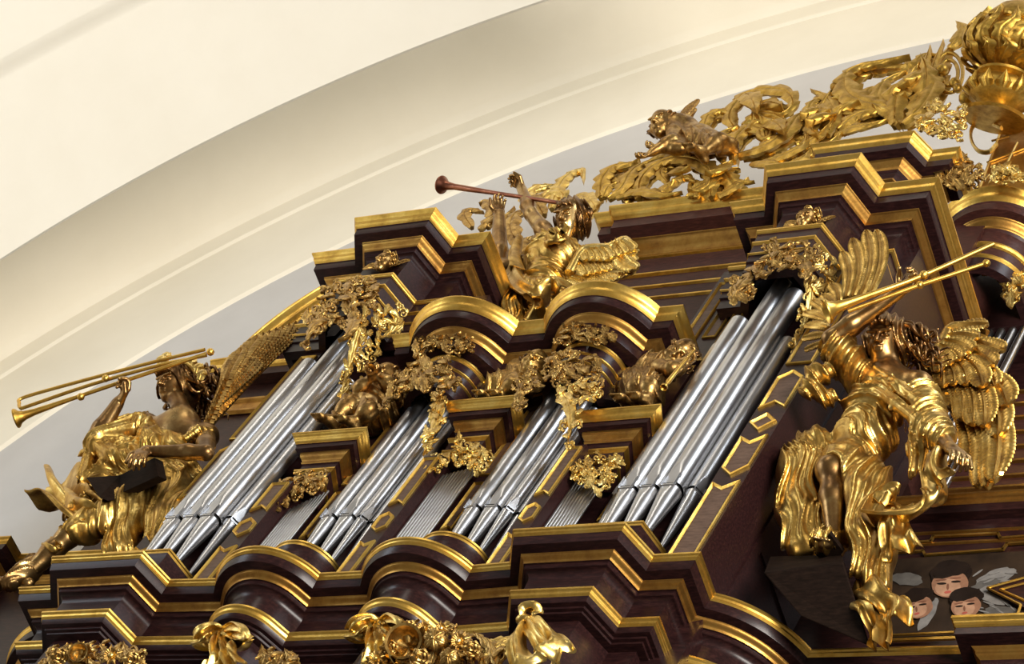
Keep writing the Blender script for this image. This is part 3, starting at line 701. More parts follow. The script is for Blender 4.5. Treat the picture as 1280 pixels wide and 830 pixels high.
# round turrets
carving('pipe_shade', 'brown gilt pipe shade wrapped round the head of the left round turret', 'carving', CARVE, FY(6.655), [
    ('F', [(478, 525), (488, 492), (505, 466), (528, 448), (560, 452), (578, 478), (566, 498), (540, 492), (522, 500), (508, 488), (494, 505)], 28, 16, 5.5, 51, .4)], G)
carving('pipe_shade', 'slender gilt leaf drop hanging beside the left round turret pipes', 'carving', CARVE_B, FY(6.69), [
    ('F', [(540, 500), (556, 492), (560, 515), (552, 540), (540, 562), (529, 578), (528, 560), (536, 530)], 13, 15, 6, 52, .2, 0, .6, 115),
    ('S', [([(550, 495), (552, 520), (543, 545), (531, 575)], 7)], .02)], G)
carving('pipe_shade', 'brown gilt pipe shade wrapped round the head of the right round turret', 'carving', CARVE, FY(6.655), [
    ('F', [(640, 505), (650, 480), (672, 462), (690, 448), (722, 438), (748, 450), (756, 480), (742, 505), (725, 500), (705, 486), (682, 488), (664, 502), (650, 520)], 32, 16, 5.5, 61, .45)], G)
carving('pipe_shade', 'slender gilt leaf drop hanging beside the right round turret pipes', 'carving', CARVE_B, FY(6.64), [
    ('F', [(700, 485), (722, 482), (738, 470), (752, 480), (750, 505), (728, 520), (722, 540), (712, 560), (706, 545), (708, 520), (698, 500)], 18, 15, 5.2, 62, .3, 0, .6, 100),
    ('S', [([(700, 490), (712, 508), (716, 530), (712, 558)], 8)], .02)], G)
for c, w, P, sd in ((S1, 'left', [(522, 446), (524, 430), (548, 420), (592, 420), (594, 436), (575, 446), (560, 440), (540, 440)], 71), (S2, 'right', [(698, 438), (702, 418), (725, 406), (765, 410), (772, 428), (748, 434), (728, 428), (712, 432)], 72)):
    carving('turret_frieze', 'brown leafy frieze carving under the cornice of the %s round turret' % w, 'carving', CARVE, FY(6.66), [('F', P, 18, 15, 5, sd, .4)], 'leafy friezes of the round turrets')
# thin pipe fields
carving('field_shade', 'brown gilt scroll carving over the thin pipes beside the left round turret', 'carving', CARVE, FY(6.79), [
    ('F', [(332, 652), (340, 628), (358, 605), (385, 590), (415, 600), (410, 612), (385, 618), (365, 632), (350, 645)], 22, 16, 5.2, 81, .4)], G)
carving('field_shade', 'bright gilt scroll carving over the thin pipes between the round turrets', 'carving', CARVE_B, FY(6.79), [
    ('F', [(528, 608), (540, 582), (560, 565), (585, 552), (612, 562), (612, 580), (600, 600), (588, 590), (570, 582), (552, 592)], 20, 16, 5.2, 82, .35)], G)
carving('field_shade', 'fan shaped gilt scroll carving over the thin pipes beside the right corner tower', 'carving', CARVE_B, FY(6.79), [
    ('F', [(714, 600), (718, 580), (740, 572), (785, 578), (778, 592), (764, 608), (752, 626), (740, 615), (726, 606)], 26, 14, 4.8, 83, .5)], G)
carving('pipe_shade', 'gilt scroll carving over the grey pipes of the central bay at the right edge', 'carving', CARVE_B, FY(7.72), [
    ('F', [(1205, 330), (1225, 318), (1262, 322), (1282, 340), (1278, 372), (1266, 400), (1258, 380), (1248, 352), (1230, 340)], 22, 18, 6, 91, .4)], G)
# ---------------------------------------------------------------- openwork crest on the top
TP = FY(7.22)
crest1 = [([(752, 250), (756, 232), (770, 218), (792, 212), (802, 205)], 13), ([(762, 252), (780, 242), (792, 224), (812, 210), (838, 203)], 12),
    ([(800, 252), (804, 232), (820, 216), (846, 207), (870, 209), (888, 220), (892, 236), (880, 247), (862, 246)], 15, 12), ([(824, 250), (842, 238), (860, 228), (873, 236)], 11),
    ([(890, 250), (893, 232), (903, 216), (918, 208)], 12), ([(900, 250), (918, 243), (938, 228)], 10), ([(772, 250), (800, 246), (830, 250), (855, 246)], 10), ([(860, 250), (885, 238), (905, 228)], 10),
    ([(812, 205), (830, 200), (850, 202), (872, 205)], 9), ([(756, 250), (764, 240), (780, 232)], 9), ([(835, 232), (828, 222), (834, 214), (846, 216)], 8),([(905,250),(925,236),(945,232)],9)]
crest2 = [([(918, 205), (922, 182), (938, 168), (958, 172), (958, 190), (945, 196)], 13, 8), ([(925, 172), (914, 152), (930, 130), (955, 121), (985, 124), (994, 138), (980, 150), (964, 145)], 13, 10),
    ([(925, 198), (955, 192), (985, 176), (1002, 155), (1022, 146), (1046, 116)], 15, 9), ([(955, 206), (985, 201), (1010, 186), (1008, 165)], 12), ([(1000, 192), (1024, 178), (1042, 158)], 11),
    ([(985, 212), (1006, 205), (1018, 190)], 10), ([(1036, 172), (1046, 150), (1034, 128), (1015, 118)], 11), ([(930, 160), (950, 150), (972, 152), (990, 162)], 11), ([(945, 140), (965, 133), (985, 138)], 9),
    ([(905, 205), (900, 188), (908, 172), (925, 165)], 11), ([(880, 170), (888, 152), (904, 145), (915, 148)], 10), ([(895, 185), (915, 178), (930, 182)], 10), ([(1010, 150), (1018, 135), (1035, 125)], 9),
    ([(940, 208), (965, 212), (990, 212)], 10), ([(1015, 200), (1035, 190), (1055, 172)], 11), ([(918, 130), (930, 126), (948, 132), (958, 145)], 9)]
crest3 = [([(1125, 160), (1110, 142), (1085, 137), (1063, 126), (1060, 106), (1078, 92), (1108, 85), (1140, 78)], 17, 11), ([(1120, 160), (1124, 132), (1140, 112), (1158, 92), (1166, 66)], 18, 7),
    ([(1130, 160), (1155, 142), (1170, 118), (1168, 98), (1182, 58)], 16, 7), ([(1050, 166), (1078, 152), (1108, 144)], 14), ([(1045, 172), (1078, 166), (1112, 156)], 11), ([(1028, 152), (1050, 145), (1072, 150)], 11),
    ([(1112, 150), (1100, 128), (1112, 108), (1135, 96)], 13), ([(1142, 150), (1150, 128), (1166, 108)], 11), ([(1070, 148), (1090, 120), (1104, 118)], 11), ([(1148, 96), (1150, 82), (1162, 74), (1178, 76)], 9), ([(1060, 128), (1056, 140), (1044, 150)], 9)]
CB = Plane((0, 7.27, 0), (0, -1, 0))
mb = MB(); fill(mb, CB, [(748, 252), (756, 226), (780, 208), (840, 202), (885, 206), (915, 212), (942, 228), (942, 244)], 4, 34, 12, 301, .25); strokes(mb, TP, crest1, .015); strokes(mb, Plane((0, 7.27, 0), (0, -1, 0)), [([(a + 6, b + 4) for a, b in s[0]][::-1], s[1]) for s in crest1[::2]])
o = mb.build('crest_carving', CREST, angle=50); 
tag(o, 'low left stretch of the gilt openwork crest, lying on the upper cornice', 'crest')
mb = MB(); fill(mb, CB, [(905, 206), (905, 168), (915, 140), (945, 124), (990, 128), (1020, 140), (1046, 122), (1050, 160), (1030, 195), (1010, 210), (960, 214)], 6, 38, 14, 302, .3); strokes(mb, TP, crest2, .015); strokes(mb, Plane((0, 7.27, 0), (0, -1, 0)), [([(a + 5, b + 5) for a, b in s[0]][::-1], s[1]) for s in crest2[::2]])
o = mb.build('crest_carving', CREST, angle=50); tag(o, 'middle stretch of the gilt openwork crest with tangled leaves, right of the flying cherub', 'crest')
mb = MB(); fill(mb, CB, [(1030, 172), (1045, 145), (1085, 130), (1120, 135), (1150, 110), (1165, 80), (1180, 85), (1170, 125), (1145, 160)], 4, 42, 15, 303, .15); strokes(mb, TP, crest3, .015); strokes(mb, Plane((0, 7.27, 0), (0, -1, 0)), [([(a + 5, b + 5) for a, b in s[0]][::-1], s[1]) for s in crest3[:4]])
o = mb.build('crest_carving', CREST, angle=50); tag(o, 'tall right stretch of the gilt openwork crest with long sweeping leaves', 'crest')
mb = MB(); pl = TP
for r0 in (20, 13): stem(mb, [pl.at((1188 + r0 * .85 * cos(a), 96 + r0 * 1.25 * sin(a)), .03) for a in [i * 2 * pi / 16 + .3 for i in range(17)]], pl.N, .014, .014, 34, False)
mb.ball(pl.at((1180, 96), .05), .045, 10); mb.ball(pl.at((1200, 119), .05), .035, 10); mb.ball(pl.at((1211, 131), .05), .055, 12); mb.ball(pl.at((1196,112), .05), .04, 10)
leaf(mb, [pl.at(q, .05) for q in [(1190, 70), (1202, 62), (1208, 48), (1222, 56)]], pl.N, .07, 3)
leaf(mb, [pl.at(q, .05) for q in [(1196, 68), (1214, 58), (1204, 42), (1198, 38)]], pl.N, .05, 2)
o = mb.build('ring_volute', CREST, angle=50); tag(o, 'gilt ring shaped volute with balls and a curling ribbon left of the vase', 'crest')
carving('leaf_cluster', 'small gilt leaf cluster standing behind the tower pedestal, below the ring volute', 'carving', CARVE_B, FY(7.1), [('F', [(1146, 165), (1150, 145), (1170, 136), (1200, 138), (1212, 150), (1206, 172), (1185, 176), (1165, 174)], 16, 18, 6, 101, .5)])
carving('leaf_cluster', 'dark gilt leaf cluster between the tower pedestal and the central bay', 'carving', CARVE, FY(7.0), [('F', [(1128, 222), (1150, 205), (1180, 200), (1215, 205), (1232, 225), (1210, 245), (1188, 238), (1160, 222)], 20, 20, 7, 102, .4)])
carving('leaf_cluster', 'bright gilt leaf tuft on the central bay cornice at the right edge', 'carving', CARVE_B, FY(7.3), [('F', [(1235, 230), (1248, 212), (1262, 206), (1276, 214), (1290, 232)], 12, 14, 6, 103, .3)])
# ---------------------------------------------------------------- vase finial
def lathe(mb, base, axis, prof, n=24):
    ax = Vector(axis).normalized(); u = ax.orthogonal().normalized(); w = ax.cross(u)
    mb.grid([[Vector(base) + ax * h + (u * cos(2 * pi * j / n) + w * sin(2 * pi * j / n)) * r for j in range(n)] for r, h in prof], close_v=True)
vb = atY(1243, 150, 7.25); vt = atY(1262, 8, 7.25)
r = empty('crest_vase', vb); _ax = (Vector(M3.T @ np.array([.13, -.99, 0])).normalized() * .62 + Vector((0, 0, 1)) * .38).normalized(); r.scale = (.82, .82, .46); r.rotation_mode = 'QUATERNION'; r.rotation_quaternion = Vector((0, 0, 1)).rotation_difference(_ax); tag(r, 'large gilt vase with a pointed leafy finial at the top right corner', 'vase')
H = (vt - vb).length; zax = Vector((0, 0, 1)); vt2 = Vector((vb.x, vb.y, vb.z + H))
mb = MB(); k = TP.m((1243, 120))
lathe(mb, (0, 0, 0), zax, [(.001, 0), (26 * k, 0), (28 * k, 4 * k), (19 * k, 9 * k), (14 * k, 18 * k), (16 * k, 22 * k), (25 * k, 32 * k), (27 * k, 46 * k), (23 * k, 58 * k), (18 * k, 64 * k), (23 * k, 68 * k), (23 * k, 72 * k), (16 * k, 76 * k), (.001, 77 * k)])
mb.build('vase_body', CREST, r)
mb = MB()
for j in range(12):
    a = 2 * pi * j / 12; d = Vector((cos(a), sin(a), 0))
    leaf(mb, [d * 16 * k + zax * 24 * k, d * 27 * k + zax * 34 * k, d * 28 * k + zax * 48 * k, d * 24 * k + zax * 60 * k], d, 7 * k, 0, lift=.15)
mb.build('gadroon', CREST, r, angle=50)
mb = MB(); lathe(mb, zax * 74 * k, zax, [(14 * k, 0), (26 * k, 12 * k), (32 * k, 34 * k), (33 * k, 55 * k), (28 * k, 84 * k), (17 * k, 108 * k), (5 * k, 122 * k), (.001, 124 * k)])
for j in range(14):
    a = 2 * pi * j / 14; d = Vector((cos(a), sin(a), 0)); dd = Vector((cos(a + .25), sin(a + .25), 0))
    leaf(mb, [d * 25 * k + zax * 84 * k, d * 34 * k + zax * 112 * k, dd * 34 * k + zax * 135 * k, dd * 27 * k + zax * 162 * k], d, 8 * k, 5, lift=.5)
    leaf(mb, [d * 18 * k + zax * 78 * k, dd * 31 * k + zax * 92 * k, d * 36 * k + zax * 104 * k], d, 8 * k, 4, lift=.7)
    mb.ball(d * 31 * k + zax * 146 * k, 4 * k, 6)
mb.build('leafy_finial', CREST, r, angle=50)
# tapering gilt tablet below the vase
TB = FY(7.45); r = empty('gilt_tablet'); tag(r, 'tapering gilt plank tablet with grooves below the vase at the right edge', 'tablet')
mb = MB(); mb.prism([TB.at(q) for q in ((1222, 245), (1258, 148), (1310, 140), (1310, 245))], (0, .12, 0)); mb.build('board', GOLD_D, r, smooth=False)
mb = MB()
for a, b in (((1234, 205), (1284, 186)), ((1256, 168), (1284, 162)), ((1252, 220), (1272, 180)), ((1240, 178), (1262, 172)), ((1258, 148), (1222, 245)), ((1240, 218), (1250, 222))):
    mb.tube([TB.at(a, .01), TB.at(b, .01)], .008, 5)
mb.build('ribs', CARVE_B, r)
mb = MB(); mb.tube(smooth_path([FY(7.3).at(q) for q in ((1252, 160), (1232, 152), (1216, 158), (1214, 174), (1222, 188), (1236, 190), (1246, 180))], 20), .018, 8, flat=.6)
o = mb.build('scroll_strap', CARVE_B); tag(o, 'thin gilt S shaped strap left of the gilt tablet', 'carving')
# ================================================================ sculpting by smooth solid modelling
class Sculpt:
    def __init__(s, lo, hi, h):
        s.lo = np.array(lo, np.float32); s.h = h
        s.n = [int(math.ceil((hi[i] - lo[i]) / h)) + 1 for i in range(3)]
        s.ax = [(s.lo[i] + h * np.arange(s.n[i])).astype(np.float32) for i in range(3)]
        s.D = np.full(s.n, .5, np.float32)
    def _sub(s, lo, hi):
        sl = []
        for i in range(3):
            a = max(0, int((lo[i] - s.lo[i]) / s.h)); b = min(s.n[i], int((hi[i] - s.lo[i]) / s.h) + 2)
            if b <= a: return None
            sl.append(slice(a, b))
        X = s.ax[0][sl[0]][:, None, None]; Y = s.ax[1][sl[1]][None, :, None]; Z = s.ax[2][sl[2]][None, None, :]
        return tuple(sl), X, Y, Z
    def _mix(s, sl, d, k, cut=False):
        D = s.D[sl]
        if cut:
            d = -d
            if k > 0: hh = np.maximum(k - np.abs(D - d), 0) / k; s.D[sl] = np.maximum(D, d) + hh * hh * k * .25
            else: s.D[sl] = np.maximum(D, d)
        elif k > 0: hh = np.maximum(k - np.abs(D - d), 0) / k; s.D[sl] = np.minimum(D, d) - hh * hh * k * .25
        else: s.D[sl] = np.minimum(D, d)
    def _fold(s, X, Y, Z, d, fold):
        if fold is None: return d
        (nx, ny, nz), freq, amp, warp = fold[:4]; ph = fold[4] if len(fold) > 4 else 0
        q = X * nx + Y * ny + Z * nz
        w = warp * (np.sin(X * 9.1 + Z * 7.3 + ph) + np.sin(Y * 11.7 - Z * 5.1 + 1.3 + ph) + .6 * np.sin(X * 17 - Z * 13 + Y * 8))
        r = np.abs(np.sin(q * freq + w)); r2 = np.abs(np.sin(q * freq * 2.3 + w * 1.7 + 1.1))
        return d - amp * ((1 - r) ** 1.5 - .32) * 1.15 - amp * .45 * ((1 - r2) ** 1.5 - .32)
    def cap(s, a, b, ra, rb=None, k=.03, fold=None, cut=False):
        rb = ra if rb is None else rb; a = np.array(a, float); b = np.array(b, float); m = max(ra, rb) + k + .03
        r = s._sub(np.minimum(a, b) - m, np.maximum(a, b) + m)
        if r is None: return s
        sl, X, Y, Z = r; ab = b - a; L = float(ab @ ab) + 1e-9
        px, py, pz = X - a[0], Y - a[1], Z - a[2]
        t = np.clip((px * ab[0] + py * ab[1] + pz * ab[2]) / L, 0, 1)
        d = np.sqrt((px - t * ab[0]) ** 2 + (py - t * ab[1]) ** 2 + (pz - t * ab[2]) ** 2) - (ra + (rb - ra) * t)
        s._mix(sl, s._fold(X, Y, Z, d, fold), k, cut); return s
    def chain(s, pts, rads, k=.03, fold=None):
        for i in range(len(pts) - 1): s.cap(pts[i], pts[i + 1], rads[i], rads[i + 1], k, fold)
        return s
    def ell(s, c, r, ax=None, k=.03, fold=None, cut=False):
        """ax = (u, v, w) orthonormal axes of the radii"""
        c = np.array(c, float); R = max(r); m = R + k + .03; q = s._sub(c - m, c + m)
        if q is None: return s
        sl, X, Y, Z = q; px, py, pz = X - c[0], Y - c[1], Z - c[2]
        if ax is None: ax = ((1, 0, 0), (0, 1, 0), (0, 0, 1))
        e = [(px * a[0] + py * a[1] + pz * a[2]) / rr for a, rr in zip(ax, r)]
        l = np.sqrt(e[0] ** 2 + e[1] ** 2 + e[2] ** 2) + 1e-6
        g = np.sqrt((e[0] / r[0]) ** 2 + (e[1] / r[1]) ** 2 + (e[2] / r[2]) ** 2) + 1e-6
        d = l * (l - 1) / g
        s._mix(sl, s._fold(X, Y, Z, d, fold), k, cut); return s
    def mesh(s, name, mat, parent=None, smooth=1, origin=None):
        D = s.D; ins = D < 0; nx, ny, nz = D.shape
        cnt = np.zeros((nx - 1, ny - 1, nz - 1), np.int8)
        for i in (0, 1):
            for j in (0, 1):
                for k in (0, 1): cnt += ins[i:nx - 1 + i, j:ny - 1 + j, k:nz - 1 + k]
        act = (cnt > 0) & (cnt < 8); ci = np.argwhere(act)
        if len(ci) == 0: return None
        idx = np.full(act.shape, -1, np.int32); idx[act] = np.arange(len(ci))
        acc = np.zeros((len(ci), 3)); num = np.zeros(len(ci)); c0, c1, c2 = ci.T
        cor = [(i, j, k) for i in (0, 1) for j in (0, 1) for k in (0, 1)]
        for a in cor:
            for ax_ in range(3):
                if a[ax_] == 1: continue
                b = list(a); b[ax_] = 1
                da = D[c0 + a[0], c1 + a[1], c2 + a[2]]; db = D[c0 + b[0], c1 + b[1], c2 + b[2]]
                m = (da < 0) != (db < 0); t = np.where(m, da / (da - db + 1e-12), 0)
                p = np.stack([np.full(len(ci), a[0], float), np.full(len(ci), a[1], float), np.full(len(ci), a[2], float)], 1); p[:, ax_] += t
                acc[m] += p[m]; num[m] += 1
        V = (ci + acc / num[:, None]) * s.h + s.lo
        F = []
        for ax_ in range(3):
            A = [slice(None)] * 3; B = [slice(None)] * 3; A[ax_] = slice(0, -1); B[ax_] = slice(1, None)
            ch = ins[tuple(A)] != ins[tuple(B)]; e = np.argwhere(ch); o1, o2 = [i for i in range(3) if i != ax_]
            ok = (e[:, o1] > 0) & (e[:, o2] > 0) & (e[:, o1] < D.shape[o1] - 1) & (e[:, o2] < D.shape[o2] - 1); e = e[ok]
            sgn = ins[e[:, 0], e[:, 1], e[:, 2]]
            def g(d1, d2):
                q = e.copy(); q[:, o1] -= d1; q[:, o2] -= d2; return idx[q[:, 0], q[:, 1], q[:, 2]]
            f = np.stack([g(0, 0), g(1, 0), g(1, 1), g(0, 1)], 1); flip = sgn if ax_ != 1 else ~sgn
            f[~flip] = f[~flip][:, ::-1]; F.append(f)
        F = np.concatenate(F); F = F[(F >= 0).all(1)]
        # light smoothing
        for _ in range(smooth):
            S = np.zeros_like(V); C = np.zeros(len(V))
            for i in range(4):
                a, b = F[:, i], F[:, (i + 1) % 4]
                for dd in range(3): S[:, dd] += np.bincount(a, V[b, dd], len(V)) + np.bincount(b, V[a, dd], len(V))
                C += np.bincount(a, minlength=len(V)) + np.bincount(b, minlength=len(V))
            V = V * .5 + S / np.maximum(C, 1)[:, None] * .5
        me = bpy.data.meshes.new(name); me.vertices.add(len(V)); me.loops.add(F.size); me.polygons.add(len(F))
        me.vertices.foreach_set('co', V.astype(np.float32).ravel()); me.loops.foreach_set('vertex_index', F.ravel().astype(np.int32))
        me.polygons.foreach_set('loop_start', np.arange(0, F.size, 4, dtype=np.int32)); me.polygons.foreach_set('use_smooth', np.ones(len(F), bool))
        me.update(calc_edges=True); me.validate(); me.materials.append(mat)
        o = bpy.data.objects.new(name, me); COL.objects.link(o)
        if parent is not None: o.parent = parent
        return o
def unit(v): v = Vector(v); return v.normalized()
def frame(f, up):
    f = unit(f); r = unit(f.cross(Vector(up))); u = r.cross(f); return f, r, u
def head(S, c, f, up, s=1.0, child=False):
    """c = centre of the skull, f = facing, up = crown direction; s=1 adult"""
    f, r, u = frame(f, up); c = Vector(c); P = lambda a, b, d: c + f * (a * s) + r * (b * s) + u * (d * s); ax = (f, r, u)
    S.ell(P(-.01, 0, .025), (.100 * s, .080 * s, .098 * s), ax, .02)
    S.ell(P(.035, 0, -.045), (.062 * s, .062 * s, .080 * s), ax, .03)
    if child: S.ell(P(.05, .045, -.045), (.03 * s, .03 * s, .03 * s), ax, .02); S.ell(P(.05, -.045, -.045), (.03 * s, .03 * s, .03 * s), ax, .02)
    S.ell(P(.062, 0, -.105), (.028 * s, .028 * s, .022 * s), ax, .02)               # chin
    for e in (-1, 1): S.ell(P(.092, .033 * e, .002), (.018 * s, .022 * s, .013 * s), ax, .012, cut=True)
    S.cap(P(.088, -.055, .024), P(.093, -.012, .022), .009 * s, .010 * s, .012); S.cap(P(.088, .055, .024), P(.093, .012, .022), .009 * s, .010 * s, .012)
    for e in (-1, 1): S.ell(P(.080, .033 * e, .001), (.014 * s, .015 * s, .0105 * s), ax, .003)
    S.cap(P(.092, 0, .015), P(.118, 0, -.030), .009 * s, .0135 * s, .010); S.ell(P(.102, .012, -.034), (.012 * s, .010 * s, .009 * s), ax, .006); S.ell(P(.102, -.012, -.034), (.012 * s, .010 * s, .009 * s), ax, .006)
    S.cap(P(.094, -.018, -.058), P(.100, 0, -.057), .0065 * s, .0085 * s, .006); S.cap(P(.094, .018, -.058), P(.100, 0, -.057), .0065 * s, .0085 * s, .006)
    S.cap(P(.092, -.014, -.073), P(.095, .014, -.073), .0075 * s, .0075 * s, .006)
    S.cap(P(.104, -.017, -.0655), P(.104, .017, -.0655), .003 * s, .003 * s, .003, cut=True)
    for e in (-1, 1): S.ell(P(-.005, .080 * e, -.015), (.022 * s, .010 * s, .032 * s), ax, .008)
def hand(S, w, fd, pn, s=1.0, curl=.5, thumb=1, spread=.12):
    """w wrist, fd finger direction, pn palm normal (palm side); curl bends fingers towards the palm; thumb = +1/-1 side"""
    fd = unit(fd); pn = unit(Vector(pn) - fd * Vector(pn).dot(fd)); sd = fd.cross(pn) * thumb; w = Vector(w)
    S.ell(w + fd * .048 * s, (.052 * s, .040 * s, .017 * s), (fd, sd, pn), .012)
    S.cap(w - fd * .02 * s, w + fd * .02 * s, .026 * s, .026 * s, .015)
    for i, (off, L) in enumerate(((.030, .072), (.010, .082), (-.010, .076), (-.029, .060))):
        p = w + fd * (.088 - abs(i - 1.4) * .004) * s + sd * off * s; a = curl * .55; d = fd + sd * (off * spread * 30)
        for seg, (fr, rr) in enumerate(((.45, .0115), (.32, .0105), (.28, .0095))):
            dd = unit(d * cos(a) + pn * sin(a)); q = p + dd * L * fr * s; S.cap(p, q, rr * s, (rr - .001) * s, .004); p = q; a += curl * (.9 + .15 * i)
    p = w + fd * .02 * s + sd * .03 * s; dd = unit(fd * .55 + sd * .8 + pn * .35); q = p + dd * .042 * s; S.cap(p, q, .0155 * s, .013 * s, .010)
    dd = unit(fd * .85 + sd * .25 + pn * (.5 + curl * .4)); q2 = q + dd * .045 * s; S.cap(q, q2, .0125 * s, .010 * s, .005)
def foot(S, an, toe, up, s=1.0):
    an = Vector(an); toe = Vector(toe); d = unit(toe - an); up = unit(Vector(up) - d * Vector(up).dot(d)); sd = d.cross(up)
    heel = an - up * .055 * s - d * .035 * s; ball = an + d * .12 * s - up * .07 * s
    S.chain([heel, an - up * .03 * s + d * .04 * s, ball], [.034 * s, .036 * s, .032 * s], .03); S.cap(ball + sd * .02 * s, ball - sd * .025 * s, .026 * s, .022 * s, .02)
    for i in range(5):
        b = ball + sd * (.034 - .017 * i) * s; S.cap(b, b + d * (.055 - .006 * i) * s - up * .004 * s, (.014 if i == 0 else .0105) * s, (.012 if i == 0 else .009) * s, .006)
def arm(S, sh, el, wr, s=1.0, child=False):
    m = 1.25 if child else 1.0; sh, el, wr = Vector(sh), Vector(el), Vector(wr)
    S.ell(sh, (.062 * s * m,) * 3, None, .04); S.chain([sh, sh.lerp(el, .5), el], [.050 * s * m, .046 * s * m, .037 * s * m], .03)
    S.chain([el, el.lerp(wr, .3), wr], [.038 * s * m, .041 * s * m, .026 * s * m], .02)
def leg(S, hp, kn, an, s=1.0, child=False):
    m = 1.2 if child else 1.0; hp, kn, an = Vector(hp), Vector(kn), Vector(an)
    S.chain([hp, hp.lerp(kn, .4), kn], [.092 * s * m, .080 * s * m, .054 * s * m], .05); S.ell(kn, (.056 * s * m,) * 3, None, .02)
    bk = Vector((0, 0, 0)); S.chain([kn, kn.lerp(an, .35), an], [.050 * s * m, .057 * s * m, .033 * s * m], .03)
def bbox_of(pts, m):
    a = np.array([tuple(p) for p in pts]); return a.min(0) - m, a.max(0) + m
def curls(mb, c, f, up, s=1.0, n=40, seed=1, length=.16, back=1.0, rad=.012, droop=None):
    """wavy locks springing from the scalp"""
    R = random.Random(seed); f, r, u = frame(f, up); c = Vector(c); dz = Vector(droop) if droop is not None else Vector((0, 0, -1))
    for i in range(n):
        for _ in range(30):
            v = Vector((R.gauss(0, 1), R.gauss(0, 1), R.gauss(0, 1))).normalized()
            a = v.x; b = v.z
            if a < .15 and b > -.5: break
        d = f * v.x + r * v.y + u * v.z; p = c + u * .015 * s + Vector(f * v.x * .10 + r * v.y * .082 + u * v.z * .10) * s
        t = unit(d * .35 - f * .9 * back + dz * .9 + r * v.y * .7); w1 = unit(t.cross(d) + Vector((.01, .02, 0))); w2 = t.cross(w1); L = length * s * R.uniform(.6, 1.15); am = rad * s * R.uniform(.9, 1.8); ph = R.uniform(0, 6); tn = R.uniform(1.2, 2.2)
        pts = []; rr = []; p = p - d * .02 * s
        for k in range(18):
            q = k / 17; tt = t; pts.append(p + d * (.012 * s * sin(q * 3)) + tt * L * q + (w1 * cos(ph + q * tn * 2 * pi) + w2 * sin(ph + q * tn * 2 * pi)) * am * (q + .25)); rr.append(rad * s * (1.1 - .92 * q) * (.7 + .3 * sin(min(1, q * 6) * pi / 2)))
        mb.tube(pts, rr, 8, flat=.75)
def hair_cap(c, f, up, s, par, mat, seed=0):
    f, r, u = frame(f, up); c = Vector(c); S = Sculpt(*bbox_of([c], .19 * s), .005 * max(.7, s)); ax = (f, r, u); P = lambda a, b, d: c + f * (a * s) + r * (b * s) + u * (d * s)
    fo = (tuple(r * .9 + f * .3), 75 / s, .016 * s, 1.6, seed)
    S.ell(P(-.028, 0, .040), (.104 * s, .098 * s, .102 * s), ax, .02, fo); S.ell(P(-.05, 0, -.03), (.09 * s, .10 * s, .10 * s), ax, .03, fo)
    for e in (-1, 1): S.ell(P(.0, .078 * e, .0), (.045 * s, .032 * s, .075 * s), ax, .02, fo)
    S.ell(P(.075, 0, .062), (.035 * s, .06 * s, .03 * s), ax, .02, fo); S.ell(P(.12, 0, -.03), (.105 * s, .062 * s, .088 * s), ax, .01, cut=True)
    par(S.mesh('hair_crown', mat))
def ribbon(mb, pts, wdir, width, amp=.03, waves=3, thick=.006, n=40, m=9, twist=0.0, cup=.3, phase=0.0):
    """fluttering band of cloth along pts, fluted across its width"""
    C = smooth_path(pts, n); rows = []
    hasw = hasattr(width, '__len__'); 
    for i, c in enumerate(C):
        u = i / (n - 1); t = (C[min(i + 1, n - 1)] - C[max(i - 1, 0)]).normalized()
        w = Vector(wdir[0]).lerp(Vector(wdir[1]), u) if isinstance(wdir, list) else Vector(wdir)
        B = (w - t * w.dot(t)).normalized(); Nn = t.cross(B)
        if twist: a = twist * u; B, Nn = B * cos(a) + Nn * sin(a), Nn * cos(a) - B * sin(a)
        ww = (width[0] + (width[1] - width[0]) * u) if hasw else width
        top = []; bot = []
        for j in range(m):
            v = j / (m - 1) * 2 - 1
            h = amp * sin(v * pi * waves * .5 + phase + u * 1.7) * (.4 + .6 * u) + amp * .5 * sin(u * 9 + v * 2 + phase) - cup * ww * v * v * .5
            p = c + B * v * ww * .5 + Nn * h; top.append(p + Nn * thick); bot.append(p - Nn * thick)
        rows.append(top + bot[::-1])
    k = len(rows[0]); o = len(mb.v); mb.grid(rows, close_v=True)
    mb.f.append(tuple(o + j for j in range(k))[::-1]); mb.f.append(tuple(o + (n - 1) * k + j for j in range(k)))
def feather(mb, a, b, N, w, bend=.1, barbs=7):
    """flat quill with a raised rib and ribbed vane from a to b"""
    a, b, N = Vector(a), Vector(b), unit(N); t = (b - a); L = t.length; t.normalize(); B = N.cross(t).normalized(); barbs = max(barbs, min(34, int(L / (w * .42)))); n = barbs * 3 + 4; rows = []
    for i in range(n):
        u = i / (n - 1); env = w * (.55 + .45 * sin(min(1, u * 1.6) * pi / 2)) * (1 if u < .75 else sqrt(max(0.0, 1 - ((u - .75) / .25) ** 2)) * .98 + .02)
        c = a.lerp(b, u) + B * bend * L * sin(pi * u); rib = .13 * w * (0, .7, 1)[i % 3]
        row = []
        for v, h in ((-1, .0), (-.55, .16), (-.16, .10), (0, .42), (.16, .10), (.55, .16), (1, .0), (.7, -.25), (-.7, -.25)):
            row.append(c + B * v * env + N * (w * h * (1 - .4 * u) + (rib if abs(v) in (.55, 1) else 0)) - t * abs(v) * w * -.25 * (1 - u))
        rows.append(row)
    k = len(rows[0]); o = len(mb.v); mb.grid(rows, close_v=True); mb.f.append(tuple(o + j for j in range(k))); mb.f.append(tuple(o + (n - 1) * k + j for j in range(k)))
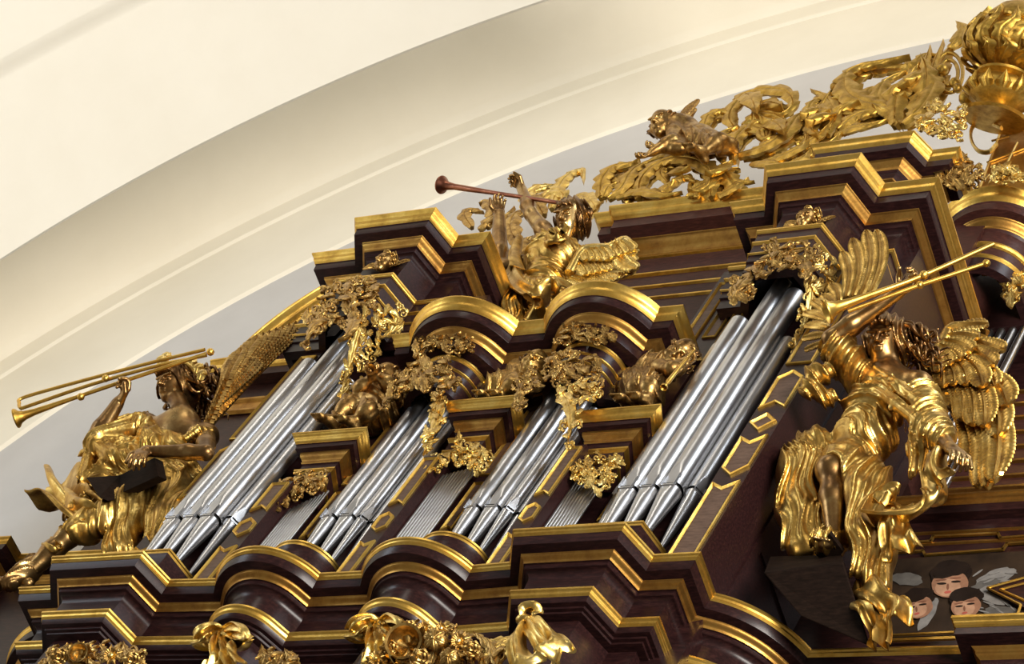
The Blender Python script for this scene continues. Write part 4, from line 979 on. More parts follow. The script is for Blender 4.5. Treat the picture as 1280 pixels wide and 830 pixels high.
def trumpet(name, label, mat, bell, tube_pts, rb, rt, knobs=(), cat='trumpet'):
    """bell = (mouth centre, direction point); tube_pts centre line from the bell throat to the mouthpiece"""
    t = empty(name, (0, 0, 0)); tag(t, label, cat); P = [Vector(p) for p in tube_pts]; d = unit(P[0] - P[1])
    mb = MB(); L = rb * 3.2; prof = [(rb * .80, .012), (rb, 0), (rb * 1.04, -.006), (rb * .97, -.012), (rb * .7, -L * .12), (rb * .48, -L * .3), (rb * .34, -L * .6), (rt * 1.6, -L), ]
    base = Vector(bell); lathe(mb, base, d, [(rt * .8, -L * .7), (rb * .40, -L * .25), (rb * .75, -.004), (rb * .98, .006), (rb * 1.03, 0), (rb * .97, -.010), (rb * .66, -L * .13), (rb * .46, -L * .3), (rb * .34, -L * .6), (rt * 1.5, -L)])
    mb.build('bell', mat, t, angle=60)
    mb = MB(); C = [base - d * L * .95] + P[1:]; mb.tube(smooth_path(C, 8 * len(C)) if len(C) > 2 else C, [rt * (1.5 - .5 * min(1, i / 10)) for i in range(8 * len(C))] if len(C) > 2 else [rt * 1.5, rt], 12); mb.build('tube', mat, t, angle=60)
    for kx in knobs:
        mb = MB(); mb.ball(kx, rt * 2.0, 12, (1, 1, 1)); mb.build('knob', mat, t)
    return t
# ================================================================ right angel
J = atY
def angel_right():
    root = empty('angel_statue', J(1060, 590, 6.85)); tag(root, 'large gilt angel statue striding on a dark bracket at the right, trumpet raised, long wings', 'statue')
    def par(o): o.parent = root; o.matrix_parent_inverse = root.matrix_basis.inverted() if False else Matrix.Translation(-Vector(root.location)); return o
    HF = (.04, -.74, -.60); HU = (-.04, -.58, .80)
    hd = J(1107, 427, 6.62); nk = J(1113, 462, 6.70); ch = J(1105, 500, 6.76); wa = J(1083, 545, 6.82); pe = J(1062, 590, 6.97)
    shR = J(1074, 470, 6.72); elR = J(1040, 424, 6.50); wrR = J(1122, 366, 6.40)
    shL = J(1148, 482, 6.74); elL = J(1166, 535, 6.70); wrL = J(1190, 562, 6.60)
    hpR = J(1046, 592, 6.95); knR = J(1040, 588, 6.77); anR = Vector((-5.645, 6.91, 10.345)); toR = Vector((-5.70, 6.78, 10.27))
    hpL = J(1085, 600, 6.92); knL = J(1092, 680, 6.95); anL = J(1104, 760, 7.0)
    lo, hi = bbox_of([hd, elR, wrR, wrL, anR, toR, hpR, shL], .28); S = Sculpt(lo, hi, .0055)
    head(S, hd, HF, HU, 1.10)
    S.chain([hd + Vector((.01, .03, -.05)), nk], [.056, .062], .03)
    S.ell(ch, (.155, .11, .17), None, .06); S.cap(shR, shL, .07, .07, .06); S.ell(nk.lerp(ch, .4), (.11, .08, .08), None, .06)
    S.ell(wa, (.13, .10, .13), None, .06); S.ell(pe, (.16, .12, .14), None, .06)
    arm(S, shR, elR, wrR, 1.35); arm(S, shL, elL, wrL, 1.1)
    hand(S, wrR, J(1146, 348, 6.36) - wrR, (-.2, -.75, -.4), 1.15, 1.0, -1)
    hand(S, wrL, J(1218, 580, 6.52) - wrL, (-.1, .5, -.6), 1.2, .65, 1)
    S.chain([hpR, knR], [.11, .075], .05); leg(S, hpR, knR, anR, 1.15); foot(S, anR, anR + Vector((.01, -.18, -.06)), (0, -.1, 1), .95)
    par(S.mesh('body', BRONZE))
    mb = MB(); zs = 10.245; mb.prism([atZ(1037, 667, zs), atZ(1054, 690, zs), atZ(1048, 697, zs), atZ(1024, 697, zs), atZ(1018, 692, zs)], (0, 0, .025)); par(mb.build('sandal_sole', BLOCKW, smooth=False))
    # ---- clothing
    V = Vector; lo, hi = bbox_of([J(1030, 440, 6.6), J(1150, 470, 6.7), elL, J(975, 620, 6.95), J(1000, 695, 7.0), anL, J(1110, 800, 7.05), knR], .22)
    C = Sculpt(lo, hi, .0065)
    fw = ((.35, .1, 1), 30, .020, 1.3); fd = ((1, .25, .35), 26, .024, .9); fv = ((1, .2, .12), 30, .026, .8)
    C.ell(ch.lerp(wa, .25) + V((-.02, -.01, .02)), (.170, .135, .17), None, .05, fw)
    C.ell(wa, (.165, .135, .15), None, .05, ((.5, .1, 1), 27, .024, 1.5, 2)); C.ell(pe + V((-.02, 0, 0)), (.19, .15, .15), None, .05, ((.6, 0, .9), 24, .026, 1.4, 4))
    C.chain([J(1146, 500, 6.66), J(1122, 482, 6.64), J(1096, 462, 6.65)], [.03, .028, .025], .04, ((1, 0, 1), 60, .010, .5))
    C.chain([J(1092, 480, 6.66), J(1120, 505, 6.65), J(1148, 528, 6.67)], [.03, .032, .03], .04, ((1, 0, 1), 60, .012, .5))
    # sleeve on the raised arm
    C.chain([shR, shR.lerp(elR, .75)], [.105, .095], .03, ((.8, .3, -.4), 44, .022, .9)); C.ell(J(1025, 468, 6.60), (.075, .06, .06), None, .03, ((1, 0, 1), 50, .022, 1.2))
    C.chain([J(1015, 462, 6.56), J(1012, 485, 6.62), J(1035, 498, 6.68)], [.03, .045, .05], .03, ((1, 0, 1), 60, .018, 1.2))
    # sleeve on the lowered arm
    C.chain([shL.lerp(elL, .25), elL], [.085, .085], .03, ((.6, .2, -.8), 42, .02, .8)); C.chain([elL, elL.lerp(wrL, .5)], [.085, .07], .02, ((.8, .2, -.5), 46, .02, .8))
    C.chain([J(1150, 520, 6.72), J(1146, 560, 6.74), J(1142, 590, 6.78)], [.05, .055, .03], .03, ((1, 0, .2), 50, .02, .7))
    # thigh drapery over the bent knee
    C.chain([pe + V((0, -.02, -.02)), J(1062, 582, 6.84), J(1050, 582, 6.76)], [.16, .125, .088], .06, ((.7, .1, .9), 34, .018, 1.2, 1))
    C.chain([J(1056, 575, 6.76), J(1071, 615, 6.80), J(1074, 665, 6.84), J(1078, 715, 6.92)], [.075, .072, .062, .05], .04, fv)
    C.chain([J(1085, 600, 6.86), J(1092, 650, 6.92), J(1097, 700, 6.96), J(1100, 735, 6.99)], [.12, .10, .085, .07], .05, fv)
    C.chain([J(1020, 560, 6.84), J(1000, 590, 6.86), J(1000, 640, 6.92), J(1000, 688, 6.98)], [.11, .115, .095, .075], .05, fd)
    C.chain([J(992, 575, 6.88), J(988, 620, 6.92), J(992, 665, 6.98)], [.07, .08, .06], .04, fd)
    C.ell(J(998, 565, 6.78), (.07, .055, .06), None, .02, ((1, 0, 1), 80, .030, 1.3))
    C.chain([J(1018, 640, 6.90), J(1022, 685, 6.98)], [.06, .05], .04, fv)
    C.cap(knR + V((-.01, -.07, -.05)), anR + V((0, -.08, .0)), .085, .085, .02, cut=True); C.cap(knR + V((-.01, -.07, -.06)), anR + V((0, -.25, .0)), .07, .09, .02, cut=True)
    par(C.mesh('gown', GOLD_S, smooth=2))
    # anklet cloth
    C = Sculpt(*bbox_of([anR], .2), .007)
    C.cap(anR + V((0, .0, .03)), anR + V((-.01, -.08, -.06)), .066, .070, .02, ((1, .3, 0), 70, .016, .4)); C.cap(anR + V((0, -.03, .10)), anR + V((0, -.14, -.04)), .028, .02, .01, cut=True); par(C.mesh('anklet_cloth', GOLD_S))
    mb = MB()
    ribbon(mb, [J(1165, 585, 6.70), J(1168, 615, 6.74), J(1150, 640, 6.78), J(1118, 650, 6.80), J(1096, 648, 6.82)], (.3, 0, 1), (.11, .20), .028, 3, .007, 60, 13, .5, .5)
    ribbon(mb, [J(1115, 640, 6.76), J(1118, 665, 6.80), J(1125, 688, 6.84)], (1, .2, .2), (.13, .20), .035, 4, .007, 40, 15, .3, .6, 1.0)
    ribbon(mb, [J(1168, 560, 6.6), J(1166, 585, 6.62), J(1180, 600, 6.66)], (1, 0, .5), (.10, .10), .02, 3, .006, 30, 11, .6, .8)
    ribbon(mb, [J(1095, 625, 6.74), J(1110, 615, 6.74), J(1122, 618, 6.76)], (0, .2, 1), (.10, .14), .028, 4, .006, 30, 13, .4, .4)
    par(mb.build('fluttering_sash', GOLD_S, angle=70))
    mb = MB()
    ribbon(mb, [J(1085, 725, 6.92), J(1100, 738, 6.90), J(1118, 752, 6.92), J(1120, 775, 6.96)], (.6, .3, 1), (.16, .15), .035, 3, .007, 44, 15, .5, .6)
    ribbon(mb, [J(1080, 745, 6.95), J(1092, 762, 6.95), J(1100, 785, 6.98), J(1098, 806, 7.0)], (1, .2, -.2), (.16, .10), .035, 4, .007, 44, 15, .4, .5, .8)
    ribbon(mb, [J(1075, 730, 6.98), J(1082, 750, 6.99), J(1100, 760, 7.0)], (1, .1, -.7), (.12, .16), .03, 3, .007, 36, 13, .2, .5, 2)
    par(mb.build('hem_ruffle', GOLD_S, angle=70))
    mb = MB(); hair_cap(hd, HF, HU, 1.16, par, HAIRM); curls(mb, hd, HF, HU, 1.15, 64, 3, .21, .9, .020, (.45, .1, -.8))
    par(mb.build('hair', HAIRM, angle=70))
    # ---- wings
    pl = Plane(J(1220, 500, 6.98), (0, -1, 0)); mb = MB(); P = lambda x, y, l=0: pl.at((x, y), l)
    N = pl.N; k = pl.m((1220, 500))
    quills = [((1205, 470), (1264, 520), 13), ((1200, 475), (1252, 556), 13), ((1195, 480), (1245, 610), 13), ((1185, 480), (1236, 616), 12), ((1178, 482), (1224, 612), 12), ((1172, 486), (1210, 580), 11)]
    for i, (a, b, w) in enumerate(quills): feather(mb, P(*a, .0 + .010 * (5 - i)), P(*b, .012 * (5 - i)), N, w * k, .10, 11)
    for i, (a, b, w) in enumerate([((1200, 462), (1248, 500), 11), ((1196, 468), (1236, 548), 11), ((1190, 474), (1222, 545), 11), ((1180, 474), (1208, 538), 10), ((1174, 478), (1196, 520), 10)]): feather(mb, P(*a, .07), P(*b, .075 - .004 * i), N, w * k, .08, 8)
    for i, (a, b, w) in enumerate([((1205, 448), (1262, 460), 10), ((1200, 455), (1250, 478), 10), ((1196, 460), (1236, 505), 10), ((1190, 466), (1216, 502), 9), ((1182, 470), (1200, 502), 9), ((1174, 474), (1186, 505), 9)]): feather(mb, P(*a, .10), P(*b, .105), N, w * k, .08, 6)
    for i, (a, b, w) in enumerate([((1194, 440), (1244, 432), 9), ((1194, 448), (1232, 448), 9), ((1190, 454), (1222, 466), 9), ((1184, 460), (1208, 476), 8), ((1176, 466), (1196, 482), 8), ((1168, 470), (1182, 490), 8)]): feather(mb, P(*a, .135), P(*b, .13), N, w * k, .12, 5)
    mb.tube(smooth_path([P(1160, 482, .08), P(1176, 470, .10), P(1188, 450, .12), P(1198, 434, .12), P(1220, 430, .11), P(1240, 434, .09)], 24), [.055 - .0017 * i for i in range(24)], 10)
    par(mb.build('right_wing', CARVE_B if False else GOLD_S, angle=50))
    pl = Plane(J(1070, 380, 6.62), (0, -1, 0)); mb = MB(); N = pl.N; k = pl.m((1070, 380))
    for i, (a, b, w) in enumerate([((1086, 372), (1096, 288), 8.5), ((1076, 372), (1083, 289), 8.5), ((1066, 374), (1066, 300), 8), ((1058, 376), (1054, 317), 7.5), ((1050, 382), (1040, 358), 7), ((1046, 392), (1030, 372), 7), ((1040, 402), (1018, 380), 8), ((1040, 410), (1008, 396), 8), ((1038, 420), (1010, 412), 8), ((1036, 430), (1006, 430), 8), ((1036, 440), (1008, 446), 7)]):
        feather(mb, P(*a, .0 + .006 * i), P(*b, .004 * i), N, w * k * .78, -.05, 16 if i < 4 else 8)
    par(mb.build('left_wing', GOLD_S, angle=50))
    return root
ANG_R = angel_right()
tr = trumpet('trumpet', 'long gilt trumpet held up by the right angel, its bell pointing down left', GOLD, J(1033, 389, 6.30), [J(1033, 389, 6.30), J(1150, 346, 6.33), J(1242, 305, 6.36)], .068, .0125, [J(1155, 344, 6.33)])
mb = MB(); mb.tube([J(1060, 389, 6.35), J(1148, 357, 6.35), J(1233, 329, 6.37)], .011, 12); mb.ball(J(1233, 329, 6.37), .022, 10); mb.ball(J(1150, 356, 6.35), .022, 10); mb.build('second_tube', GOLD, tr)
# bracket under the foot
mb = MB(); top = [atZ(q[0], q[1], 10.235) for q in ((986, 697), (956, 716), (1034, 700), (1053, 706))]
T0, T1, T2, T3 = [atZ(*q, 10.235) for q in ((963, 694), (953, 714), (1053, 698), (1038, 692))]
A = [J(962, 695, 6.98), J(1052, 693, 6.90), J(1054, 702, 6.84), J(954, 716, 6.88)]
Bm = [J(1060, 760, 7.15), J(1086, 806, 7.12), J(1088, 808, 7.06), J(1000, 770, 6.98)]
mb.add([tuple(p) for p in A + Bm], [(0, 1, 2, 3), (3, 2, 6, 7), (2, 1, 5, 6), (1, 0, 4, 5), (0, 3, 7, 4), (7, 6, 5, 4)])
o = mb.build('statue_bracket', BLOCKW, smooth=False); bv = o.modifiers.new('b', 'BEVEL'); bv.width = .008; bv.segments = 2
o.data.materials[0] = BLOCKW; tag(o, 'dark wedge shaped wooden bracket under the foot of the right angel', 'bracket')
mb = MB(); mb.box(-5.97, -5.60, 6.80, 7.3, 9.99, 10.16)
# ================================================================ left angel
def angel_left():
    root = empty('angel_statue', J(200, 620, 7.0)); tag(root, 'large gilt angel statue seated at the far left, one hand resting on a book', 'statue')
    def par(o): o.parent = root; o.matrix_parent_inverse = Matrix.Translation(-Vector(root.location)); return o
    V = Vector; HF = (-.20, -.74, -.58); HU = (-.16, -.54, .82)
    hd = J(219, 481, 6.78); nk = J(229, 517, 6.84); ch = J(218, 545, 6.90); wa = J(208, 585, 6.95); pe = J(205, 622, 7.02)
    shR = J(180, 534, 6.86); elR = J(119, 549, 6.72); wrR = J(146, 506, 6.64)
    shL = J(257, 545, 6.90); elL = J(258, 566, 6.74); wrL = J(182, 564, 6.66)
    hpR = J(190, 628, 7.0); knR = J(84, 672, 6.86); anR = J(30, 722, 6.92)
    lo, hi = bbox_of([hd, elR, wrR, elL, wrL, anR, hpR, shL, J(0, 745, 6.85)], .26); S = Sculpt(lo, hi, .0062)
    head(S, hd, HF, HU, 1.12); S.chain([hd + V((.01, .02, -.05)), nk], [.054, .060], .03)
    S.ell(ch, (.17, .11, .17), None, .06); S.cap(shR, shL, .075, .075, .06); S.ell(nk.lerp(ch, .4), (.13, .09, .09), None, .06)
    S.ell(wa, (.13, .10, .13), None, .06); S.ell(pe, (.16, .12, .13), None, .06)
    arm(S, shR, elR, wrR, 1.5); arm(S, shL, elL, wrL, 1.2)
    hand(S, wrR, J(160, 484, 6.60) - wrR, (-.1, -.6, .5), 1.35, .9, 1)
    hand(S, wrL, J(160, 582, 6.58) - wrL, (0, .5, -.8), 1.2, .55, -1)
    leg(S, hpR, knR, anR, 1.15); foot(S, anR, anR + V((-.18, -.06, -.06)), (-.3, 0, 1), 1.15)
    par(S.mesh('body', BRONZE))
    lo, hi = bbox_of([J(110, 560, 6.8), J(270, 540, 6.9), J(240, 690, 7.1), J(85, 668, 6.86), pe, J(250, 600, 7.1)], .24); C = Sculpt(lo, hi, .0068)
    C.ell(ch.lerp(wa, .55), (.175, .13, .16), None, .05, ((.6, .1, .8), 32, .020, 1.2)); C.ell(wa, (.165, .13, .15), None, .05, ((.5, .1, 1), 30, .022, 1.3, 2)); C.ell(pe, (.19, .15, .15), None, .05, ((.7, .1, .8), 28, .024, 1.3, 4))
    C.chain([J(182, 528, 6.84), J(190, 555, 6.80)], [.055, .06], .03, ((1, 0, .2), 55, .022, .9)); C.ell(J(178, 528, 6.78), (.05, .05, .07), None, .02, ((1, 0, .2), 60, .02, 1))
    C.chain([shR.lerp(elR, .2), elR + V((.05, .02, -.02))], [.10, .098], .04, ((.9, .1, -.35), 42, .022, .8)); C.chain([elR + V((.02, 0, -.04)), J(140, 572, 6.76), J(170, 575, 6.80)], [.05, .06, .06], .03, ((.7, 0, .7), 45, .018, .8))
    C.chain([J(118, 560, 6.74), J(104, 566, 6.76), J(98, 570, 6.77)], [.035, .02, .008], .02); C.chain([J(112, 575, 6.78), J(108, 600, 6.8)], [.045, .045], .03, ((1, 0, .2), 60, .02, 1))
    C.chain([J(160, 572, 6.88), J(132, 600, 6.86), J(120, 615, 6.84)], [.11, .09, .05], .04, ((.5, .1, -.8), 42, .022, 1)); C.chain([J(190, 560, 6.88), J(165, 605, 6.92)], [.12, .12], .05, ((.6, .1, .8), 36, .022, 1))
    C.chain([J(233, 548, 6.80), J(247, 538, 6.80), J(262, 540, 6.86)], [.028, .032, .03], .02, ((1, 0, 1), 60, .008, .5))
    C.chain([J(205, 600, 6.90), J(235, 590, 6.96), J(246, 600, 7.0)], [.09, .07, .05], .04, ((.4, .1, 1), 40, .02, .9))
    C.chain([pe + V((0, -.02, 0)), J(150, 640, 6.92), J(96, 664, 6.86)], [.17, .135, .092], .06, ((.95, .1, .25), 34, .022, .7, 1))
    C.chain([J(215, 620, 7.0), J(212, 660, 7.0), J(205, 700, 7.02)], [.16, .14, .12], .05, ((.9, .1, .3), 32, .024, .6)); C.chain([J(170, 640, 6.96), J(150, 690, 7.0)], [.12, .10], .05, ((.95, .1, .3), 34, .022, .6, 2))
    C.ell(J(92, 664, 6.84), (.07, .07, .07), None, .02, ((.9, 0, -.4), 50, .018, .4)); C.ell(J(88, 661, 6.80), (.03, .03, .03), None, .01)
    par(C.mesh('gown', GOLD_S, smooth=2))
    C = Sculpt(*bbox_of([anR, J(45, 700, 6.9)], .16), .007); C.chain([J(44, 706, 6.92), J(30, 718, 6.90), J(14, 728, 6.88)], [.062, .066, .05], .03, ((.8, .1, -.5), 60, .018, .8)); par(C.mesh('anklet_cloth', BRONZE))
    mb = MB()
    ribbon(mb, [J(120, 640, 6.86), J(100, 630, 6.84), J(82, 612, 6.84), J(78, 596, 6.86)], (1, 0, .5), (.12, .24), .045, 3, .007, 50, 17, .5, .6)
    ribbon(mb, [J(115, 650, 6.84), J(95, 640, 6.80), J(72, 626, 6.80), J(54, 628, 6.82)], (.3, 0, 1), (.12, .24), .045, 3, .007, 50, 17, .4, .6, 1.2)
    ribbon(mb, [J(125, 632, 6.80), J(108, 622, 6.80), J(95, 634, 6.80), J(88, 650, 6.84)], (.7, 0, .7), (.10, .16), .035, 4, .007, 44, 15, .3, .5, 2)
    ribbon(mb, [J(76, 682, 6.84), J(68, 684, 6.83), J(60, 680, 6.84)], (.5, 0, 1), (.05, .08), .02, 3, .006, 24, 11, .2)
    par(mb.build('fluttering_hem', GOLD_S, angle=70))
    mb = MB(); hair_cap(hd, HF, HU, 1.18, par, HAIRM, 2); curls(mb, hd, HF, HU, 1.2, 60, 9, .24, 1.0, .022, (.55, .15, -.45))
    par(mb.build('hair', HAIRM, angle=70))
    mb = MB()
    mb.tube(smooth_path([J(198, 462, 6.70), J(216, 452, 6.66), J(236, 456, 6.68), J(250, 474, 6.76)], 12), .012, 7)
    for q in ((200, 452), (206, 448), (238, 456), (246, 462), (250, 470)): leaf(mb, [J(q[0], q[1] + 6, 6.72), J(q[0] + 4, q[1] - 3, 6.70), J(q[0] + 10, q[1] - 1, 6.70)], (.3, -.8, -.3), .035, 3)
    par(mb.build('leaf_wreath', CARVE_B, angle=60))
    pl = Plane(J(320, 470, 6.87), (0, -1, 0)); mb = MB(); N = pl.N; k = pl.m((320, 470)); P = lambda x, y, l=0: pl.at((x, y), l)
    for i in range(9): feather(mb, P(258 + i * 3.5, 532 - i * 3.6, .012 * i), P(388 - i * 7.5, 398 + i * 4.5, .010 * i), N, 8.5 * k, .03, 16)
    for i in range(7): feather(mb, P(270 + i * 3.5, 520 - i * 4, .05 + .01 * i), P(330 - i * 3.5, 462 - i * 1.5, .05 + .008 * i), N, 7.5 * k, .03, 10)
    par(mb.build('wing', CARVE, angle=50))
    return root
ANG_L = angel_left()
tr = trumpet('trumpet', 'long folded gilt trumpet held by the left angel against the white vault', GOLD, J(20, 523, 6.56), [J(20, 523, 6.56), J(100, 495, 6.57), J(180, 468, 6.58), J(258, 442, 6.60)], .062, .0125, [J(101, 496, 6.57), J(132, 473, 6.58), J(263, 440, 6.60)])
mb = MB(); mb.tube(smooth_path([J(258, 444, 6.60), J(190, 459, 6.60), J(110, 482, 6.60), J(34, 508, 6.60), J(26, 510, 6.60), J(24, 504, 6.60), J(32, 496, 6.60), J(110, 474, 6.60), J(190, 453, 6.60), J(256, 437, 6.60)], 90), .0115, 10); mb.build('folded_tube', GOLD, tr)
mb = MB(); B = lambda a, y: J(a[0], a[1], y)
mb.prism([B((108, 597), 6.70), B((150, 594), 6.78), B((147, 618), 6.80), B((124, 621), 6.72)], (0.02, .05, .03)); mb.prism([B((150, 594), 6.78), B((193, 572), 6.72), B((198, 595), 6.74), B((147, 618), 6.80)], (0.02, .05, .03))
o = mb.build('open_book', BLOCKW, smooth=False); tag(o, 'dark open book under the hand of the left angel', 'book')
# ================================================================ angel on the cornice, putti, cherub heads
def JM(x, y, Y): return J(x, y, Y + .38)
def angel_mid():
    V = Vector; HF = (-.05, -.68, -.70); HU = (-.10, -.68, .70)
    root = empty('angel_statue', JM(665, 392, 6.80)); tag(root, 'gilt angel statue leaning back above the round turrets, blowing a copper trumpet', 'statue')
    def par(o): o.parent = root; o.matrix_parent_inverse = Matrix.Translation(-Vector(root.location)); return o
    hd = JM(713, 272, 6.72); nk = JM(706, 296, 6.78); ch = JM(694, 320, 6.82); wa = JM(680, 350, 6.84); pe = JM(668, 372, 6.84)
    shR = JM(694, 306, 6.76); elR = JM(664, 268, 6.68); wrR = JM(652, 236, 6.64)
    shL = JM(672, 330, 6.82); elL = JM(624, 336, 6.78); wrL = JM(624, 268, 6.66)
    knR = JM(645, 348, 6.76); anR = JM(662, 402, 6.84)
    S = Sculpt(*bbox_of([hd, wrR, wrL, elL, anR, pe], .22), .0062)
    head(S, hd, HF, HU, 1.12); S.chain([hd + V((0, .03, -.04)), nk], [.05, .055], .03); S.ell(ch, (.14, .10, .15), None, .06); S.cap(shR, shL, .06, .06, .06); S.ell(wa, (.12, .1, .12), None, .06); S.ell(pe, (.15, .12, .12), None, .06)
    arm(S, shR, elR, wrR, 1.25); arm(S, shL, elL, wrL, 1.5)
    hand(S, wrR, JM(640, 216, 6.60) - wrR, (-.5, -.4, -.5), 1.1, .9, 1); hand(S, wrL, JM(622, 238, 6.60) - wrL, (.6, -.6, 0), 1.1, .4, -1)
    leg(S, JM(655, 372, 6.84), knR, anR, 1.0); par(S.mesh('body', BRONZE))
    C = Sculpt(*bbox_of([JM(640, 340, 6.7), JM(715, 310, 6.8), JM(640, 400, 6.8), JM(700, 395, 6.9)], .18), .0065)
    C.ell(ch.lerp(wa, .2) + V((0, -.02, 0)), (.185, .15, .19), None, .05, ((.4, .1, 1), 32, .022, 1.3)); C.ell(wa, (.16, .13, .14), None, .05, ((.5, 0, 1), 30, .022, 1.4, 2)); C.ell(pe, (.19, .14, .14), None, .05, ((.8, 0, .6), 28, .024, 1.2, 3))
    C.chain([shR, JM(682, 300, 6.72)], [.085, .07], .03, ((1, 0, 1), 55, .024, 1.2)); C.chain([JM(650, 360, 6.78), JM(640, 385, 6.80), JM(650, 405, 6.84)], [.09, .075, .06], .04, ((1, .2, .2), 38, .022, 1))
    C.chain([JM(690, 370, 6.90), JM(672, 392, 6.86)], [.10, .09], .04, ((.5, 0, 1), 36, .02, .8)); C.chain([JM(720, 350, 6.88), JM(690, 385, 6.88)], [.06, .05], .03, ((.6, 0, .8), 60, .02, .6))
    par(C.mesh('gown', GOLD_S, smooth=2))
    mb = MB()
    ribbon(mb, [JM(636, 332, 6.72), JM(648, 350, 6.66), JM(668, 360, 6.64), JM(690, 352, 6.66), JM(704, 362, 6.70)], (.2, .2, 1), (.13, .16), .035, 3, .007, 56, 15, .6, .6)
    ribbon(mb, [JM(646, 296, 6.70), JM(640, 315, 6.66), JM(642, 335, 6.66)], (1, 0, .2), (.08, .09), .02, 2, .006, 30, 9, .4, .6)
    ribbon(mb, [JM(682, 300, 6.66), JM(694, 296, 6.62), JM(704, 288, 6.62)], (.3, 0, 1), (.12, .15), .035, 4, .006, 34, 15, .3, .6)
    ribbon(mb, [JM(655, 400, 6.74), JM(668, 385, 6.70), JM(684, 376, 6.72)], (.6, 0, 1), (.16, .18), .02, 2, .007, 34, 11, .3, .7)
    par(mb.build('fluttering_sash', GOLD_S, angle=70))
    mb = MB(); hair_cap(hd - V(HF) * .012, HF, HU, 1.10, par, HAIRM, 4); curls(mb, hd, HF, HU, 1.0, 18, 5, .10, .9, .02, (.5, .5, -.2)); par(mb.build('hair', HAIRM, angle=70))
    pl = Plane(J(755, 335, 7.20), (0, -1, 0)); mb = MB(); N = pl.N; k = pl.m((755, 335)); P = lambda x, y, l=0: pl.at((x, y), l)
    for i in range(7): feather(mb, P(712 + i * 8, 352 - i, .02), P(742 + i * 9, 366 - i * 4, .02), N, 7 * k, .05, 6)
    for i in range(8): feather(mb, P(722 + i * 7.5, 334 - i * .5, .05), P(738 + i * 8.2, 352 - i * 2, .05), N, 6.5 * k, .05, 5)
    for i in range(7): feather(mb, P(730 + i * 8, 322 - (i > 3) * (i - 3) * 2.4, .08), P(742 + i * 8.6, 338 - (i > 3) * (i - 3) * 3, .08), N, 6.5 * k, .05, 4)
    feather(mb, P(776, 316, .09), P(800, 328, .06), N, 7 * k, -.2, 6); feather(mb, P(778, 324, .07), P(798, 346, .05), N, 7 * k, -.1, 6); mb.tube(smooth_path([P(715, 350, .05), P(735, 326, .08), P(765, 322, .08), P(786, 312, .08), P(798, 320, .06)], 18), [.035 - .001 * i for i in range(18)], 8)
    par(mb.build('wing', CARVE_B, angle=50))
angel_mid()
trumpet('trumpet', 'plain copper trumpet blown by the angel above the round turrets', COPPER, J(552, 231, 6.94), [J(552, 231, 6.94), J(630, 243, 7.0), J(702, 254, 7.02)], .064, .0145)
mb = MB(); mb.box(-9.05, -8.35, 7.12, 7.5, 12.4, 13.22); pl_ = mb.build('statue_plinth', WOOD, smooth=False); tag(pl_, 'dark plinth behind the turret cornice under the middle angel', 'plinth')
carving('leaf_spray', 'gilt curling leaf spray behind the head of the middle angel', 'carving', CARVE_B, FY(7.36), [
    ('S', [([(690, 262), (700, 240), (712, 226), (728, 218), (730, 232)], 12, 7), ([(672, 262), (690, 244), (706, 248), (700, 262)], 11, 5), ([(715, 255), (730, 250), (745, 262), (740, 275)], 11, 5), ([(655, 262), (665, 245), (682, 238), (700, 236)], 12, 6), ([(735, 262), (748, 258), (756, 250)], 8, 3)]),])
carving('leaf_spray', 'dark gilt leaf spray between the left tower cornice and the middle angel', 'carving', CARVE, FY(7.36), [
    ('S', [([(590, 285), (582, 272), (592, 266), (606, 268)], 9, 4), ([(610, 285), (618, 268), (608, 256), (600, 258)], 10, 4), ([(600, 288), (615, 278), (632, 275), (645, 262)], 10, 5), ([(650, 310), (640, 290), (650, 272), (668, 268)], 14, 5), ([(660, 318), (675, 305), (680, 288), (672, 276)], 12, 5), ([(645, 330), (655, 308), (668, 300)], 12, 4), ([(680, 270), (668, 254), (655, 255)], 12, 4)])])
def putto(name, label, cat, pts, hf, hu, s, h=.0055, cloth=None, wings=None, mat=PUTTO, hairs=26, child=True, hands=True, droop=(0, .3, -1)):
    root = empty(name, pts['pe']); tag(root, label, cat)
    def par(o): o.parent = root; o.matrix_parent_inverse = Matrix.Translation(-Vector(root.location)); return o
    S = Sculpt(*bbox_of(list(pts.values()), .16 * s + .05), h); g = pts
    head(S, g['hd'], hf, hu, s * (1.12 if child else 1), child); S.chain([g['hd'] - Vector(hu) * .05 * s, g['ch'] + (g['hd'] - g['ch']) * .3], [.05 * s, .06 * s], .04 * s)
    S.ell(g['ch'], (.12 * s, .10 * s, .13 * s), None, .06 * s); S.cap(g['sR'], g['sL'], .055 * s, .055 * s, .06 * s); S.cap(g['ch'], g['pe'], .11 * s, .125 * s, .06 * s); S.ell(g['pe'], (.14 * s, .12 * s, .12 * s), None, .06 * s)
    for a in 'RL':
        arm(S, g['s' + a], g['e' + a], g['w' + a], s, child); d = g['w' + a] - g['e' + a]
        hand(S, g['w' + a], d, (0, -.6, .4), s * .95, .7, 1 if a == 'R' else -1)
        leg(S, g['pe'].lerp(g['k' + a], .12), g['k' + a], g['a' + a], s * .9, child); foot(S, g['a' + a], g['a' + a] + Vector((-.05, -.16, -.04)) * s, (0, -.2, 1), s)
    par(S.mesh('body', mat))
    if cloth:
        C = Sculpt(*bbox_of(list(pts.values()), .2 * s + .05), h * 1.15)
        for a, b, ra, rb, fo in cloth: C.cap(a, b, ra, rb, .03, fo)
        par(C.mesh('drapery', mat))
    mb = MB(); curls(mb, g['hd'], hf, hu, s * 1.1, hairs, 4, .06, .2, .02, droop); par(mb.build('hair', HAIRM, angle=70))
    if wings:
        mb = MB()
        for a, b, w in wings: feather(mb, a, b, (0, -1, 0), w, .1, 6)
        par(mb.build('wing', mat, angle=50))
    return root
